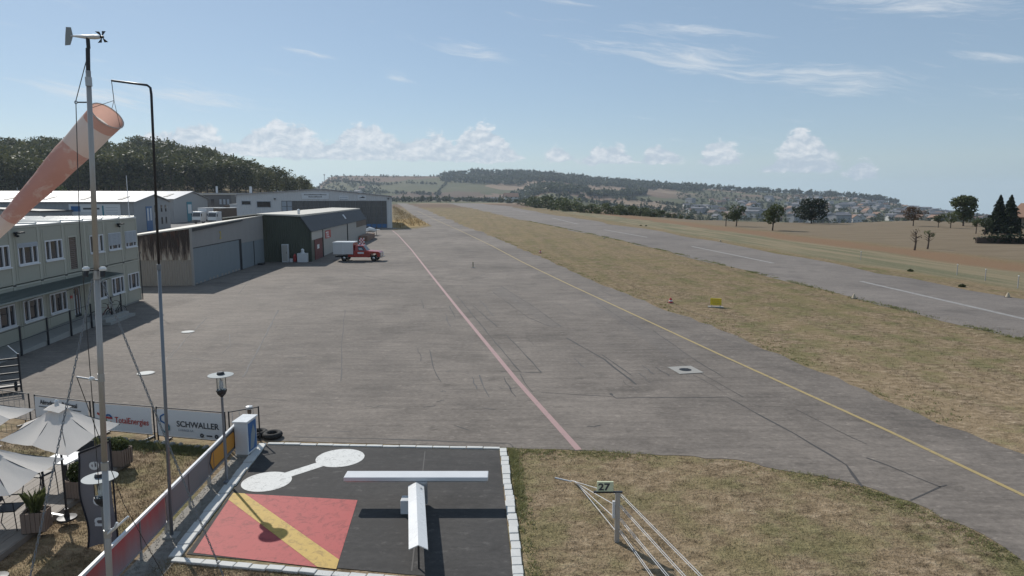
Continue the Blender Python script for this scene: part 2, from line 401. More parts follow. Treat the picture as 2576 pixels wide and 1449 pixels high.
# ------------------------------------------------------------------ paved surfaces
def asphalt(name, c0, c1, patchy=0.5, cracks=True):
    m, t, b = newmat(name); p = t.pos()
    n0 = t.noise(p, 0.06, 4, 0.6); n1 = t.noise(p, 0.5, 5, 0.65); n2 = t.noise(p, 40, 2, 0.6); n4 = t.noise(t.vm('MULTIPLY', p, (0.35, 2.2, 1)), 1.3, 4, 0.65)
    n5 = t.noise(t.vm('MULTIPLY', p, (1, 1.4, 1)), 5.5, 4, 0.7)
    k = t.add(t.add(t.mul(n0, patchy), t.mul(n1, 0.35)), t.add(t.add(t.mul(n2, 0.12), t.mul(n5, 0.42)), t.mul(n4, 0.35)))
    c = t.ramp(k, [(0.69, c0), (0.86, tuple((a + b_) / 2 for a, b_ in zip(c0, c1))), (1.0, c1)])
    st = t.step(t.noise(t.vm('MULTIPLY', p, (1, 1.3, 1)), 0.9, 6, 0.75), 0.56, 0.70)
    c = t.mix(t.mul(st, 0.42), c, tuple(a * 0.55 for a in c0))
    bl_ = t.step(t.noise(p, 0.22, 5, 0.7), 0.52, 0.66)
    c = t.mix(t.mul(bl_, 0.34), c, tuple(a * 0.6 for a in c0))
    sp = t.step(t.noise(t.vm('MULTIPLY', p, (1, 1.6, 1)), 2.4, 4, 0.72), 0.57, 0.70)
    c = t.mix(t.mul(sp, 0.45), c, tuple(min(1, a * 1.5) for a in c1))
    t.l.new(c, b.inputs['Base Color']); t.put(b.inputs['Roughness'], t.add(0.78, t.mul(n1, 0.15))); b.inputs['Specular IOR Level'].default_value = 0.3
    t.l.new(t.bump(t.add(n2, n1), 0.35, 0.01), b.inputs['Normal'])
asphalt('apron_asphalt', (0.090, 0.077, 0.067), (0.225, 0.194, 0.167))
asphalt('patch_asphalt', (0.098, 0.085, 0.076), (0.195, 0.171, 0.150))
asphalt('worn_asphalt', (0.155, 0.135, 0.119), (0.27, 0.238, 0.21))
asphalt('runway_asphalt', (0.120, 0.104, 0.093), (0.215, 0.188, 0.166))
asphalt('signal_asphalt', (0.044, 0.042, 0.041), (0.088, 0.083, 0.079), 0.3)
asphalt('yard_asphalt', (0.09, 0.085, 0.082), (0.16, 0.15, 0.142))
def paint(name, col, wear_col, amt=0.4, sc=3.0):
    m, t, b = newmat(name); p = t.pos()
    n = t.noise(p, sc, 5, 0.72, 1.2); n2 = t.noise(p, sc * 6, 3, 0.7)
    k = t.step(t.add(t.mul(n, 0.75), t.mul(n2, 0.25)), 0.62 - amt * 0.3, 0.76 - amt * 0.2)
    c = t.mix(t.mul(k, 0.85), col, wear_col)
    t.l.new(c, b.inputs['Base Color']); b.inputs['Roughness'].default_value = 0.7
paint('red_line', (0.36, 0.23, 0.22), (0.17, 0.15, 0.145), 0.35)
paint('yellow_line', (0.36, 0.27, 0.115), (0.17, 0.155, 0.13), 0.4)
paint('white_line', (0.29, 0.275, 0.26), (0.18, 0.165, 0.15), 0.6)
paint('white_paint', (0.62, 0.62, 0.60), (0.30, 0.30, 0.29), 0.45, 7)
paint('red_paint', (0.38, 0.060, 0.057), (0.20, 0.028, 0.027), 0.5, 3.5)
paint('yellow_paint', (0.50, 0.33, 0.075), (0.27, 0.17, 0.045), 0.5, 4.5)
simple('tar', (0.060, 0.055, 0.052), 0.7, var=0.4, scale=1.2)
simple('stain', (0.085, 0.08, 0.077), 0.7, var=0.4)

def sheet(name, pts, z, mat, parent=None, th=0.0):
    mb = MB()
    if th: mb.prism([(x, y, z - th) for x, y in pts], (0, 0, th))
    else: mb.poly([(x, y, z) for x, y in pts])
    o = mb.build(name, mat, parent)
    if len(o.data.polygons) and o.data.polygons[0].normal.z < 0 and not th: o.data.flip_normals()
    return o
far_r = lambda pts: [p if math.hypot(*p) < 850 else (p[0] * 850 / math.hypot(*p), p[1] * 850 / math.hypot(*p)) for p in pts]
right_edge = [G(*q) for q in [(2576, 1141), (2364, 1064), (2259, 1019), (2109, 950), (1995, 908), (1897, 866), (1764, 810), (1677, 780), (1479, 701), (1356, 645), (1230, 592), (1138, 556), (1060, 523), (1012, 508.5)]]
left_edge = [G(*q) for q in [(998, 508.5), (1012, 520), (1045, 546), (1087, 569), (1050, 575), (1027, 575), (985, 580)]]
near_edge = [G(*q) for q in [(2576, 1413), (2517, 1376), (2425, 1324), (2288, 1263), (2169, 1226), (2070, 1197), (1960, 1180), (1850, 1160), (1700, 1147), (1560, 1136), (1455, 1133), (1285, 1131)]]
# jagged turf edge
def jag(pts, amp, step=0.7):
    out = []
    for a, b_ in zip(pts[:-1], pts[1:]):
        d = math.dist(a, b_); n = max(1, min(40, int(d / (step * max(1, math.hypot(*a) / 25)))))
        for i in range(n):
            f = i / n; j = amp * max(1, math.hypot(*a) / 40) * (random.random() - 0.5)
            out.append((a[0] + (b_[0] - a[0]) * f + j, a[1] + (b_[1] - a[1]) * f + j * 0.8))
    out.append(pts[-1]); return out
apron_pts = [(15.0, 12.4)] + jag([G(2576, 1141)] + right_edge[1:], 0.35) + left_edge + [(-27.6, 164), (-62, 158), (-62, 125), (-29, 125), (-29, 58.5), (-36, 58.5), (-36, 46), (-28, 46), (-25.2, 33), (-24, 20), (-17.4, 22.3), (-13.2, 21.0), (-8.2, 19.95), (-0.2, 19.35)] + jag(near_edge[::-1], 0.22, 0.35) + [(12.6, 9.0), (16.5, 9.0)]
apron_pts = far_r(apron_pts)
apron = sheet('apron', apron_pts, 0.010, 'apron_asphalt', th=0.08); tag(apron, kind='structure')
run_near = [G(*q) for q in [(2576, 857), (2150, 752), (2060, 728), (1880, 683), (1677, 633), (1488, 589), (1327, 556), (1230, 534), (1125, 511)]]
run_far = [G(*q) for q in [(1185, 510.5), (1281, 520), (1386, 540), (1504, 559), (1719, 593), (1850, 615), (1961, 638), (2086, 662), (2138, 674), (2296, 702), (2433, 731), (2576, 753)]]
d0 = (run_near[0][0] - run_near[1][0], run_near[0][1] - run_near[1][1])
def ext(p, q, s): d = math.dist(p, q); return (p[0] + (p[0] - q[0]) / d * s, p[1] + (p[1] - q[1]) / d * s)
rw = far_r([ext(run_near[0], run_near[2], 60)] + jag(run_near, 0.5, 1.5) + jag(run_far, 0.6, 1.5) + [ext(run_far[-1], run_far[-3], 60)])
runway = sheet('runway', rw, 0.010, 'runway_asphalt', th=0.08); tag(runway, kind='structure')
yard = sheet('yard', [(-62.3, 157.8), (-62.3, 165), (-66, 240), (-110, 240), (-96, 190), (-83, 165), (-77.5, 139), (-60, 100), (-36.2, 57.6), (-36.2, 100), (-40, 157.8)], 0.005, 'yard_asphalt'); tag(yard, kind='structure')

def stripe(name, pts, w, z, mat, parent, taper=None):
    pts = [Vector((p[0], p[1], 0)) for p in pts]; L, Rr = [], []
    for i, p in enumerate(pts):
        d = (pts[min(i + 1, len(pts) - 1)] - pts[max(i - 1, 0)]).normalized(); n = Vector((-d.y, d.x, 0))
        ww = w[i] if hasattr(w, '__len__') else w
        L.append(p + n * ww / 2); Rr.append(p - n * ww / 2)
    mb = MB()
    for i in range(len(pts) - 1):
        mb.poly([(L[i].x, L[i].y, z), (Rr[i].x, Rr[i].y, z), (Rr[i + 1].x, Rr[i + 1].y, z), (L[i + 1].x, L[i + 1].y, z)])
    return mb.build(name, mat, parent)
stripe('red_marking_line', [G(*q) for q in [(1456, 1133), (1300, 958), (1157, 783), (1087, 695), (1034, 627), (1001, 591), (987, 580)]], 0.2, 0.018, 'red_line', apron)
stripe('yellow_marking_line', far_r([(15.4, 13.9)] + [G(*q) for q in [(2576, 1248), (2239, 1087), (1816, 895), (1425, 713), (1315, 660), (1238, 619), (1157, 580), (1098, 554), (1050, 531)]]), 0.15, 0.018, 'yellow_line', apron)
for a, b_ in [((1388, 548), (1454, 564)), ((1520, 578), (1628, 597)), ((1740, 620), (1945, 662)), ((2166, 708), (2600, 808)), ((1290, 527), (1330, 535))]:
    stripe('centre_line_dash', [G(*a), G(*b_)], 0.45, 0.018, 'white_line', runway)
def crack(pts, w=0.07, parent=apron, wob=0.05, mat='tar'):
    P0 = [G(*q) for q in pts]; out = []
    for a, b_ in zip(P0[:-1], P0[1:]):
        n = max(2, int(math.dist(a, b_) / 0.8))
        for i in range(n): f = i / n; out.append((a[0] + (b_[0] - a[0]) * f + (random.random() - .5) * wob, a[1] + (b_[1] - a[1]) * f + (random.random() - .5) * wob))
    out.append(P0[-1])
    stripe('tar_seam', out, [w * random.uniform(0.5, 1.3) for _ in out], 0.015, mat, parent)
for c_, w in [([(735, 1100), (1000, 1106), (1285, 1117), (1292, 1127)], .06), ([(1540, 995), (1548, 1002), (1830, 1000), (2000, 1093), (2130, 1170), (2168, 1225)], .08), ([(1540, 995), (1536, 990)], .1), ([(1360, 988), (1540, 998)], .04),
              ([(2180, 1152), (2260, 1183), (2364, 1225), (2290, 1260)], .055), ([(2364, 1226), (2382, 1221)], .05), ([(1425, 850), (1520, 905), (1600, 968)], .09), ([(1150, 745), (1220, 830), (1310, 938), (1360, 938)], .07),
              ([(1190, 770), (1250, 822)], .07), ([(1275, 845), (1310, 880), (1362, 938)], .07), ([(1240, 735), (1330, 800), (1385, 822)], .06), ([(1260, 720), (1340, 770), (1412, 822)], .06), ([(1500, 760), (1560, 800), (1615, 830)], .05),
              ([(612, 950), (660, 860), (700, 780)], .10), ([(858, 960), (860, 860), (868, 780)], .05), ([(560, 890), (580, 870), (577, 840)], .05), ([(430, 900), (460, 862), (520, 800)], .06), ([(425, 905), (610, 910)], .04),
              ([(600, 740), (640, 690), (700, 690)], .05), ([(1080, 880), (1092, 930), (1110, 962)], .05), ([(1130, 770), (1145, 800)], .06), ([(1140, 1070), (1180, 1083)], .05), ([(2000, 1030), (2110, 1085), (2180, 1118)], .035), ([(1700, 905), (1800, 960), (1870, 1000)], .05),
              ([(1640, 830), (1740, 900), (1820, 950)], .05), ([(400, 930), (440, 880)], .05), ([(480, 1010), (600, 1000), (720, 1008)], .03), ([(700, 712), (900, 716), (960, 730)], .04), ([(930, 668), (1220, 672)], .06), ([(900, 690), (1010, 712), (1180, 705), (1220, 690)], .05)]:
    crack(c_, w)
for c_ in [([(930, 672), (1100, 670), (1180, 676)]), ([(880, 690), (960, 706), (1150, 712), (1230, 700)]), ([(830, 780), (960, 784)])]:
    crack(c_, 0.16, mat='worn_asphalt', wob=0.03)
rc_ = random.Random(5)
for i in range(46):      # hairline cracks and joints of the old surface
    if i < 26: px0 = rc_.uniform(1050, 1800); py0 = rc_.uniform(700, 960); vx, vy = px0 - 985, py0 - 505; L0 = rc_.uniform(.05, .16); q = [(px0, py0), (px0 + vx * L0 * .5, py0 + vy * L0 * .5), (px0 + vx * L0, py0 + vy * L0)]
    else: px0 = rc_.uniform(420, 1500); py0 = rc_.uniform(720, 1090); dx_ = rc_.uniform(12, 60); q = [(px0, py0), (px0 + dx_ * .5, py0 + rc_.uniform(-4, 4)), (px0 + dx_, py0 + rc_.uniform(-6, 6))]
    crack(q, rc_.uniform(0.025, 0.06), mat='stain' if i % 2 else 'tar', wob=0.12)
# patch repairs
for q in [[(1450, 735), (1500, 735), (1740, 900), (1690, 905)], [(1240, 735), (1262, 720), (1412, 822), (1390, 825)]]:
    sheet('asphalt_patch', [G(*p) for p in q], 0.0125, 'patch_asphalt', apron)

# far white strip: displaced threshold area at the end of the runway, and grass verge cracks
# ------------------------------------------------------------------ common materials
simple('white_metal', (0.62, 0.63, 0.64), 0.4, var=0.12)
simple('white_gloss', (0.72, 0.72, 0.71), 0.28, var=0.1)
simple('galvanised', (0.42, 0.43, 0.44), 0.4, 0.6, var=0.2, scale=5)
simple('mast_metal', (0.40, 0.38, 0.36), 0.45, 0.3, var=0.25, scale=3, streak=True)
simple('dark_metal', (0.035, 0.037, 0.042), 0.45, 0.3)
simple('steel_post', (0.20, 0.215, 0.235), 0.45, 0.4, streak=True)
simple('black_rubber', (0.018, 0.018, 0.019), 0.85)
simple('black_plastic', (0.02, 0.021, 0.024), 0.5)
simple('concrete', (0.30, 0.29, 0.27), 0.85, var=0.3)
simple('container_wall', (0.355, 0.345, 0.285), 0.55, var=0.12, scale=0.9, streak=True)
simple('container_frame', (0.41, 0.40, 0.335), 0.5, var=0.12, streak=True)
simple('pvc_white', (0.66, 0.67, 0.69), 0.35, var=0.06)
simple('shutter', (0.36, 0.39, 0.43), 0.5, var=0.08)
simple('blind', (0.16, 0.12, 0.10), 0.8)
simple('roof_white', (0.62, 0.62, 0.60), 0.35, 0.2, var=0.15)
simple('canopy', (0.24, 0.265, 0.245), 0.4)
simple('hangar_grey', (0.30, 0.285, 0.272), 0.6, var=0.22, streak=True, scale=1.2)
simple('hangar_beige', (0.32, 0.285, 0.25), 0.65, var=0.2, streak=True)
simple('hangar_blue', (0.20, 0.225, 0.24), 0.55, var=0.22, streak=True, scale=1.0)
simple('green_steel', (0.072, 0.082, 0.062), 0.55, var=0.25, streak=True)
simple('slate', (0.075, 0.075, 0.078), 0.75, var=0.35, scale=1.2)
simple('roof_cream', (0.50, 0.47, 0.41), 0.6, var=0.2)
simple('pale_door', (0.42, 0.395, 0.36), 0.6, var=0.25, streak=True)
simple('brown_panel', (0.13, 0.095, 0.07), 0.7, var=0.3)
simple('dark_red', (0.13, 0.022, 0.022), 0.6, var=0.3)
simple('hall_grey', (0.33, 0.328, 0.328), 0.55, var=0.12, streak=True)
simple('hall_white', (0.58, 0.575, 0.57), 0.55, var=0.1, streak=True)
simple('hall_roof', (0.33, 0.325, 0.335), 0.35, 0.1, var=0.15)
simple('anthracite', (0.13, 0.128, 0.128), 0.6)
simple('blue_panel', (0.05, 0.14, 0.30), 0.5)
simple('sign_white', (0.66, 0.67, 0.68), 0.5, var=0.06)
simple('sign_blue', (0.03, 0.12, 0.30), 0.5)
simple('sign_teal', (0.03, 0.20, 0.26), 0.5)
simple('sign_red', (0.42, 0.045, 0.04), 0.5)
simple('sign_green', (0.10, 0.32, 0.12), 0.5)
simple('sign_dark', (0.05, 0.055, 0.065), 0.5)
simple('sign_green27', (0.62, 0.66, 0.46), 0.5, var=0.08)
simple('sign_yellow', (0.66, 0.50, 0.04), 0.5)
simple('sign_orange', (0.58, 0.25, 0.03), 0.5)
simple('number_yellow', (0.48, 0.36, 0.06), 0.5)
simple('red_car', (0.33, 0.030, 0.022), 0.25, var=0.12, spec=0.6)
simple('chrome', (0.5, 0.5, 0.5), 0.2, 0.9)
simple('deck_wood', (0.24, 0.21, 0.18), 0.75, var=0.5, scale=3, fine=0.2)
simple('planter_wood', (0.24, 0.18, 0.145), 0.8, var=0.4, fine=0.2)
simple('soil', (0.05, 0.035, 0.025), 0.95)
simple('trunk', (0.075, 0.055, 0.042), 0.9, var=0.4)
simple('flag_grey', (0.19, 0.18, 0.19), 0.8, var=0.15)
simple('flag_black', (0.02, 0.02, 0.026), 0.8)
simple('chair_black', (0.02, 0.021, 0.025), 0.55)
simple('terracotta', (0.235, 0.14, 0.095), 0.8, var=0.3)
simple('roof_brown', (0.17, 0.12, 0.095), 0.8, var=0.3)
simple('roof_grey', (0.13, 0.13, 0.14), 0.8, var=0.3)
simple('house_white', (0.52, 0.505, 0.48), 0.8, var=0.15)
simple('house_cream', (0.42, 0.36, 0.27), 0.8, var=0.15)
simple('house_grey', (0.30, 0.30, 0.31), 0.8, var=0.15)
simple('pebble', (0.24, 0.22, 0.19), 0.85, var=0.8, scale=6, fine=0.3)
simple('stone_white', (0.55, 0.55, 0.53), 0.75, var=0.35, scale=5, fine=0.25)
simple('cloth_white', (0.60, 0.58, 0.55), 0.7, var=0.06)
m, t, b = newmat('glass'); b.inputs['Base Color'].default_value = (0.022, 0.026, 0.034, 1); b.inputs['Roughness'].default_value = 0.06; b.inputs['Specular IOR Level'].default_value = 0.7
m, t, b = newmat('door_glass'); b.inputs['Base Color'].default_value = (0.10, 0.098, 0.095, 1); b.inputs['Roughness'].default_value = 0.2
m, t, b = newmat('lamp_glass'); b.inputs['Base Color'].default_value = (0.8, 0.85, 0.85, 1); b.inputs['Roughness'].default_value = 0.03; b.inputs['Transmission Weight'].default_value = 1.0; b.inputs['IOR'].default_value = 1.1
m, t, b = newmat('lamp_disc'); b.inputs['Base Color'].default_value = (0.27, 0.30, 0.31, 1); b.inputs['Roughness'].default_value = 0.6; b.inputs['Specular IOR Level'].default_value = 0.25
# weathered fibre-cement: rust brown at the top running down over pale sheet
m, t, b = newmat('rust_sheet'); p = t.obj()
x_, y_, z_ = t.sep(p)
st = t.noise(t.comb(t.mul(y_, 2.4), 3.3, t.mul(z_, 0.25)), 1.0, 4, 0.75)
k = t.add(t.add(t.mul(t.sub(z_, 2.3), 0.20), t.mul(st, 1.9)), -0.72)
c = t.ramp(k, [(0.10, (0.52, 0.46, 0.39)), (0.28, (0.27, 0.215, 0.175)), (0.45, (0.075, 0.056, 0.047)), (0.72, (0.055, 0.04, 0.034)), (0.95, (0.14, 0.065, 0.045))])
t.l.new(c, b.inputs['Base Color']); b.inputs['Roughness'].default_value = 0.85
# parasol canvas and wind sock cloth let light through
def cloth(name, col, trans, var=0.1):
    m, t, b = newmat(name); n = t.noise(t.obj(), 4, 4, 0.6)
    c = t.mix(t.mul(n, var * 3), col, tuple(a * 0.75 for a in col))
    if name == 'sock_salmon': c = t.mix(t.step(t.noise(t.obj(), 3.2, 5, 0.7, 0.8), 0.52, 0.64), c, (0.66, 0.56, 0.52))
    t.l.new(c, b.inputs['Base Color']); b.inputs['Roughness'].default_value = 0.8
    tr = t.new('ShaderNodeBsdfTranslucent'); t.l.new(c, tr.inputs[0])
    mx = t.new('ShaderNodeMixShader'); mx.inputs[0].default_value = trans
    t.l.new(b.outputs[0], mx.inputs[1]); t.l.new(tr.outputs[0], mx.inputs[2]); t.l.new(mx.outputs[0], m.node_tree.nodes['Material Output'].inputs[0])
cloth('canvas', (0.74, 0.70, 0.655), 0.3)
cloth('sock_orange', (0.64, 0.40, 0.33), 0.5, 0.15)
cloth('sock_salmon', (0.64, 0.42, 0.37), 0.5, 0.2)
cloth('sock_white', (0.74, 0.68, 0.64), 0.5, 0.1)
cloth('sock_red', (0.42, 0.11, 0.10), 0.35, 0.15)
# faded barrier banner: red that has bleached towards the lower edge
m, t, b = newmat('faded_red'); p = t.obj(); x_, y_, z_ = t.sep(p); n = t.noise(t.vm('MULTIPLY', p, (3, 3, 0.6)), 1.5, 4, 0.6)
c = t.ramp(t.add(t.mul(z_, 1.1), t.mul(t.sub(n, 0.5), 0.5)), [(0.25, (0.30, 0.23, 0.24)), (0.6, (0.33, 0.15, 0.15)), (0.95, (0.42, 0.07, 0.07))])
t.l.new(c, b.inputs['Base Color']); b.inputs['Roughness'].default_value = 0.6
m, t, b = newmat('faded_grey'); p = t.obj(); n = t.noise(p, 1.2, 4, 0.6)
t.l.new(t.mix(n, (0.12, 0.13, 0.13), (0.27, 0.21, 0.21)), b.inputs['Base Color']); b.inputs['Roughness'].default_value = 0.6
leafmat('leaf_forest', (0.030, 0.040, 0.017), (0.17, 0.17, 0.068), 0.12, 0.3)
leafmat('leaf_conifer', (0.018, 0.028, 0.018), (0.055, 0.072, 0.036), 0.15)
leafmat('leaf_green', (0.036, 0.052, 0.020), (0.135, 0.155, 0.062), 0.3)
leafmat('leaf_dry', (0.06, 0.035, 0.02), (0.17, 0.11, 0.06), 0.3)
leafmat('leaf_hill', (0.024, 0.038, 0.020), (0.095, 0.11, 0.05), 0.05)
leafmat('leaf_weed', (0.15, 0.16, 0.065), (0.34, 0.32, 0.15), 1.2)
m, t, b = newmat('turf'); p = t.pos(); gc, _, _ = grass_col(t, p)
t.l.new(t.mix(0.12, gc, (0.5, 0.40, 0.27)), b.inputs['Base Color']); b.inputs['Roughness'].default_value = 0.8; b.inputs['Specular IOR Level'].default_value = 0.15
m, t, b = newmat('gold_grass'); n = t.noise(t.pos(), 0.4, 4, 0.6); t.l.new(t.mix(n, (0.22, 0.15, 0.06), (0.48, 0.34, 0.16)), b.inputs['Base Color']); b.inputs['Roughness'].default_value = 0.8
# ------------------------------------------------------------------ two-storey container office
CB = thing('container_office', 'two-storey beige container office with rows of white windows beside the apron', 'building', (-26.59, 47.96, 0), math.atan2(-0.992, 0.1255))
MW = 2.46; NM = 8
MB().box(0.02, NM * MW - 0.02, -12.0, -0.30, 0.12, 5.94).build('core', 'container_wall', CB)
MB().box(0.1, NM * MW, -11.9, -0.12, 0, 0.14).build('plinth', 'concrete', CB)
def window_at(k, fl, style):
    cx = 1.02 + MW * k; z0 = 1.06 + 2.92 * fl; w, h = 1.76, 1.10
    x0, x1 = cx - w / 2, cx + w / 2
    fr = MB()
    fr.box(x0, x1, -0.1, 0.015, z0, z0 + 0.07).box(x0, x1, -0.1, 0.015, z0 + h - 0.07, z0 + h)
    for xx in (x0, x0 + 0.46, x1 - 0.53, x1 - 0.07): fr.box(xx, xx + 0.07, -0.1, 0.015, z0 + 0.07, z0 + h - 0.07)
    wn = fr.build('window', 'pvc_white', CB)
    MB().box(x0 - 0.04, x1 + 0.04, 0.0, 0.075, z0 - 0.06, z0 - 0.002).build('sill', 'pvc_white', wn)
    for a, b_ in ((x0 + 0.07, x0 + 0.46), (x0 + 0.53, x1 - 0.53), (x1 - 0.46, x1 - 0.07)):
        MB().box(a, b_, -0.09, -0.05, z0 + 0.07, z0 + h - 0.07).build('pane', 'glass', wn)
    if style == 'shutter':
        sh = MB()
        for i in range(9): sh.box(x0 + 0.02, x1 - 0.02, 0.017, 0.033, z0 + 0.30 + i * 0.087, z0 + 0.30 + i * 0.087 + 0.08)
        sh.build('roller_shutter', 'shutter', wn)
    if style == 'half':
        sh = MB()
        for i in range(4): sh.box(x0 + 0.02, x1 - 0.02, 0.017, 0.03, z0 + h - 0.22 + i * 0.055, z0 + h - 0.22 + i * 0.055 + 0.05)
        sh.build('roller_shutter', 'shutter', wn)
    if style == 'tilt':
        MB().prism([(x0 + 0.55, -0.04, z0 + 0.1), (x0 + 0.95, -0.04, z0 + 0.1), (x0 + 1.15, -0.04, z0 + h - 0.1), (x0 + 0.55, -0.04, z0 + h - 0.1)], (0, 0.03, 0)).build('open_sash', 'pvc_white', wn)
    return (x0, x1, z0, z0 + h)
for fl in (0, 1):
    for k in range(NM):
        a, b_ = k * MW + 0.09, (k + 1) * MW - 0.09; zb, zt = 0.16 + 2.92 * fl, 2.92 + 2.92 * fl
        door = (k == 3)
        if door: o = (k * MW + 0.95, k * MW + 1.95, (0.42 if fl == 0 else 3.25), (2.30 if fl == 0 else 5.2))
        else: o = window_at(k, fl, 'shutter' if (fl and k < 2) else 'tilt' if (fl and k == 2) else 'half' if (fl and k == 5) else '')
        wl = MB().box(a, o[0], -0.28, -0.02, zb, zt).box(o[1], b_, -0.28, -0.02, zb, zt).box(o[0], o[1], -0.28, -0.02, zb, o[2] - 0.002).box(o[0], o[1], -0.28, -0.02, o[3] + 0.002, zt)
        # pressed ribs of the steel cladding
        for q in range(1, 12):
            xx = a + q * (b_ - a) / 12
            if xx < o[0] - 0.05 or xx > o[1] + 0.05: wl.box(xx - 0.012, xx + 0.012, -0.02, -0.008, zb + 0.12, zt - 0.12)
        wl.build('wall_panel', 'container_wall', CB)
        if door:
            d = MB().box(o[0], o[0] + 0.09, -0.1, 0.0, o[2], o[3]).box(o[1] - 0.09, o[1], -0.1, 0.0, o[2], o[3]).box(o[0] + .09, o[1] - .09, -0.1, 0.0, o[3] - 0.1, o[3]).build('door' if fl == 0 else 'tall_window', 'container_frame', CB)
            MB().box(o[0] + 0.09, o[1] - 0.09, -0.09, -0.05, o[2], o[3] - 0.1).build('pane', 'glass', d)
            if fl == 0:
                for q in range(7):
                    MB().box(o[0] + 0.15 + 0.1 * q, o[0] + 0.2 + 0.1 * q, -0.05, -0.04, o[2] + 0.15 + 0.1 * (q % 3), o[3] - 0.2 - 0.13 * (q % 4)).build('door_sticker', ['sign_white', 'terracotta', 'sign_dark'][q % 3], d)
                MB().box(o[0] + 0.14, o[0] + 0.18, 0.0, 0.05, 1.35, 1.55).build('handle', 'galvanised', d)
            else:
                bl = MB()
                for q in range(16): bl.box(o[0] + 0.1, o[1] - 0.1, -0.049, -0.03, o[2] + 0.02 + q * 0.113, o[2] + 0.10 + q * 0.113)
                bl.build('slatted_blind', 'blind', d)
        if k < NM:
            MB().box(k * MW - 0.088, k * MW + 0.088, -0.2, 0.0, zb - 0.05, zt + 0.06).build('corner_post', 'container_frame', CB)
    MB().box(0, NM * MW, -0.2, 0.006, 2.93 + 2.92 * fl, 3.02 + 2.92 * fl).build('edge_beam', 'container_frame', CB)
for k in range(1, NM):
    MB().box(k * MW - 0.11, k * MW + 0.11, 0.006, 0.03, 2.98, 3.06).build('corner_casting', 'dark_metal', CB)
MB().box(-0.05, NM * MW + 0.05, -12.05, 0.03, 5.95, 6.0).build('roof', 'roof_white', CB)
for k in range(NM + 1):
    for j in range(2):
        MB().box(k * MW - 0.09, k * MW + 0.09, -0.05 - 6 * j - 5.8, -0.05 - 6 * j, 6.0, 6.085).build('roof_rib', 'roof_white', CB, bevel=0.02)
for xx in (2.9, 14.3):
    f = MB().box(xx - 0.22, xx + 0.22, 0.05, 0.35, 5.60, 5.68).box(xx - 0.03, xx + 0.03, 0.0, 0.1, 5.45, 5.66).build('floodlight', 'dark_metal', CB)
    MB().lathe([(0.05, 5.42), (0.07, 5.46), (0.05, 5.52)], 10, (xx, 0.12, 0)).build('sensor', 'dark_metal', f)
can = MB().prism([(5.7, 0.0, 2.78), (5.7, 1.35, 2.62), (5.7, 1.35, 2.56), (5.7, 0.0, 2.70)], (14.0, 0, 0)).build('canopy', 'canopy', CB)
for i in range(46):
    MB().prism([(5.75 + i * 0.3, 0.02, 2.785), (5.75 + i * 0.3, 1.33, 2.63), (5.82 + i * 0.3, 1.33, 2.66), (5.82 + i * 0.3, 0.02, 2.815)], (0.03, 0, 0)).build('canopy_rib', 'canopy', can)
for xx in (5.9, 10.0, 14.0, 18.0): MB().tube([(xx, 0.0, 2.1), (xx, 1.1, 2.6)], 0.025, 6).build('canopy_bracket', 'galvanised', can)
MB().box(9.35, 9.68, 0.0, 0.05, 2.25, 2.55).build('sign_plate', 'sign_yellow', CB)
text('C', 0.26, 'sign_dark', CB, (9.60, 0.055, 2.31), (math.pi / 2, 0, math.pi), bold=0.008)
MB().box(9.4, 9.62, 0.0, 0.02, 1.62, 1.78).build('notice', 'sign_red', CB)
MB().tube([(0.25, -0.3, 6.0), (0.25, -0.3, 8.9)], 0.022, 6).build('antenna', 'white_metal', CB)
MB().tube([(13.0, -3.0, 6.0), (13.0, -3.0, 8.4)], 0.02, 6).build('antenna', 'white_metal', CB)
MB().tube([(-0.12, 0.05, 0.1), (-0.12, 0.05, 3.3), (-0.16, 0.08, 3.55)], 0.035, 6).build('downpipe', 'dark_metal', CB)
# ramp with its railing, and the step block
RP = thing('access_ramp', 'grey concrete access ramp with dark railing along the container office', 'ramp', CB.location, CB.rotation_euler.z)
MB().prism([(20, 0.0, 0.02), (20, 0.0, 0.10), (10.2, 0.0, 0.40), (7.6, 0.0, 0.40), (7.6, 0.0, 0.02)], (0, 1.35, 0)).build('slab', 'concrete', RP)
for xx in (10.4, 12.65, 14.9, 17.2, 19.4): MB().box(xx - 0.035, xx + 0.035, 1.37, 1.44, 0.02, 1.42).build('post', 'dark_metal', RP)
for z in (0.75, 1.36): MB().tube([(10.4, 1.405, z), (19.4, 1.405, z)], 0.016, 6).build('rail', 'dark_metal', RP)
for xx in (6.6, 7.9): MB().box(xx - 0.035, xx + 0.035, 1.39, 1.45, 0.02, 1.45).build('post', 'dark_metal', RP)
MB().tube([(6.6, 1.42, 1.4), (7.9, 1.42, 1.4)], 0.02, 6).build('rail', 'dark_metal', RP)
ST = thing('step_block', 'pale concrete step block at the office door', 'steps', CB.location, CB.rotation_euler.z)
MB().box(6.3, 9.7, 1.47, 2.1, 0.02, 0.19).build('tread', 'concrete', ST); MB().box(6.5, 9.6, 1.47, 1.8, 0.19, 0.36).build('tread', 'concrete', ST)
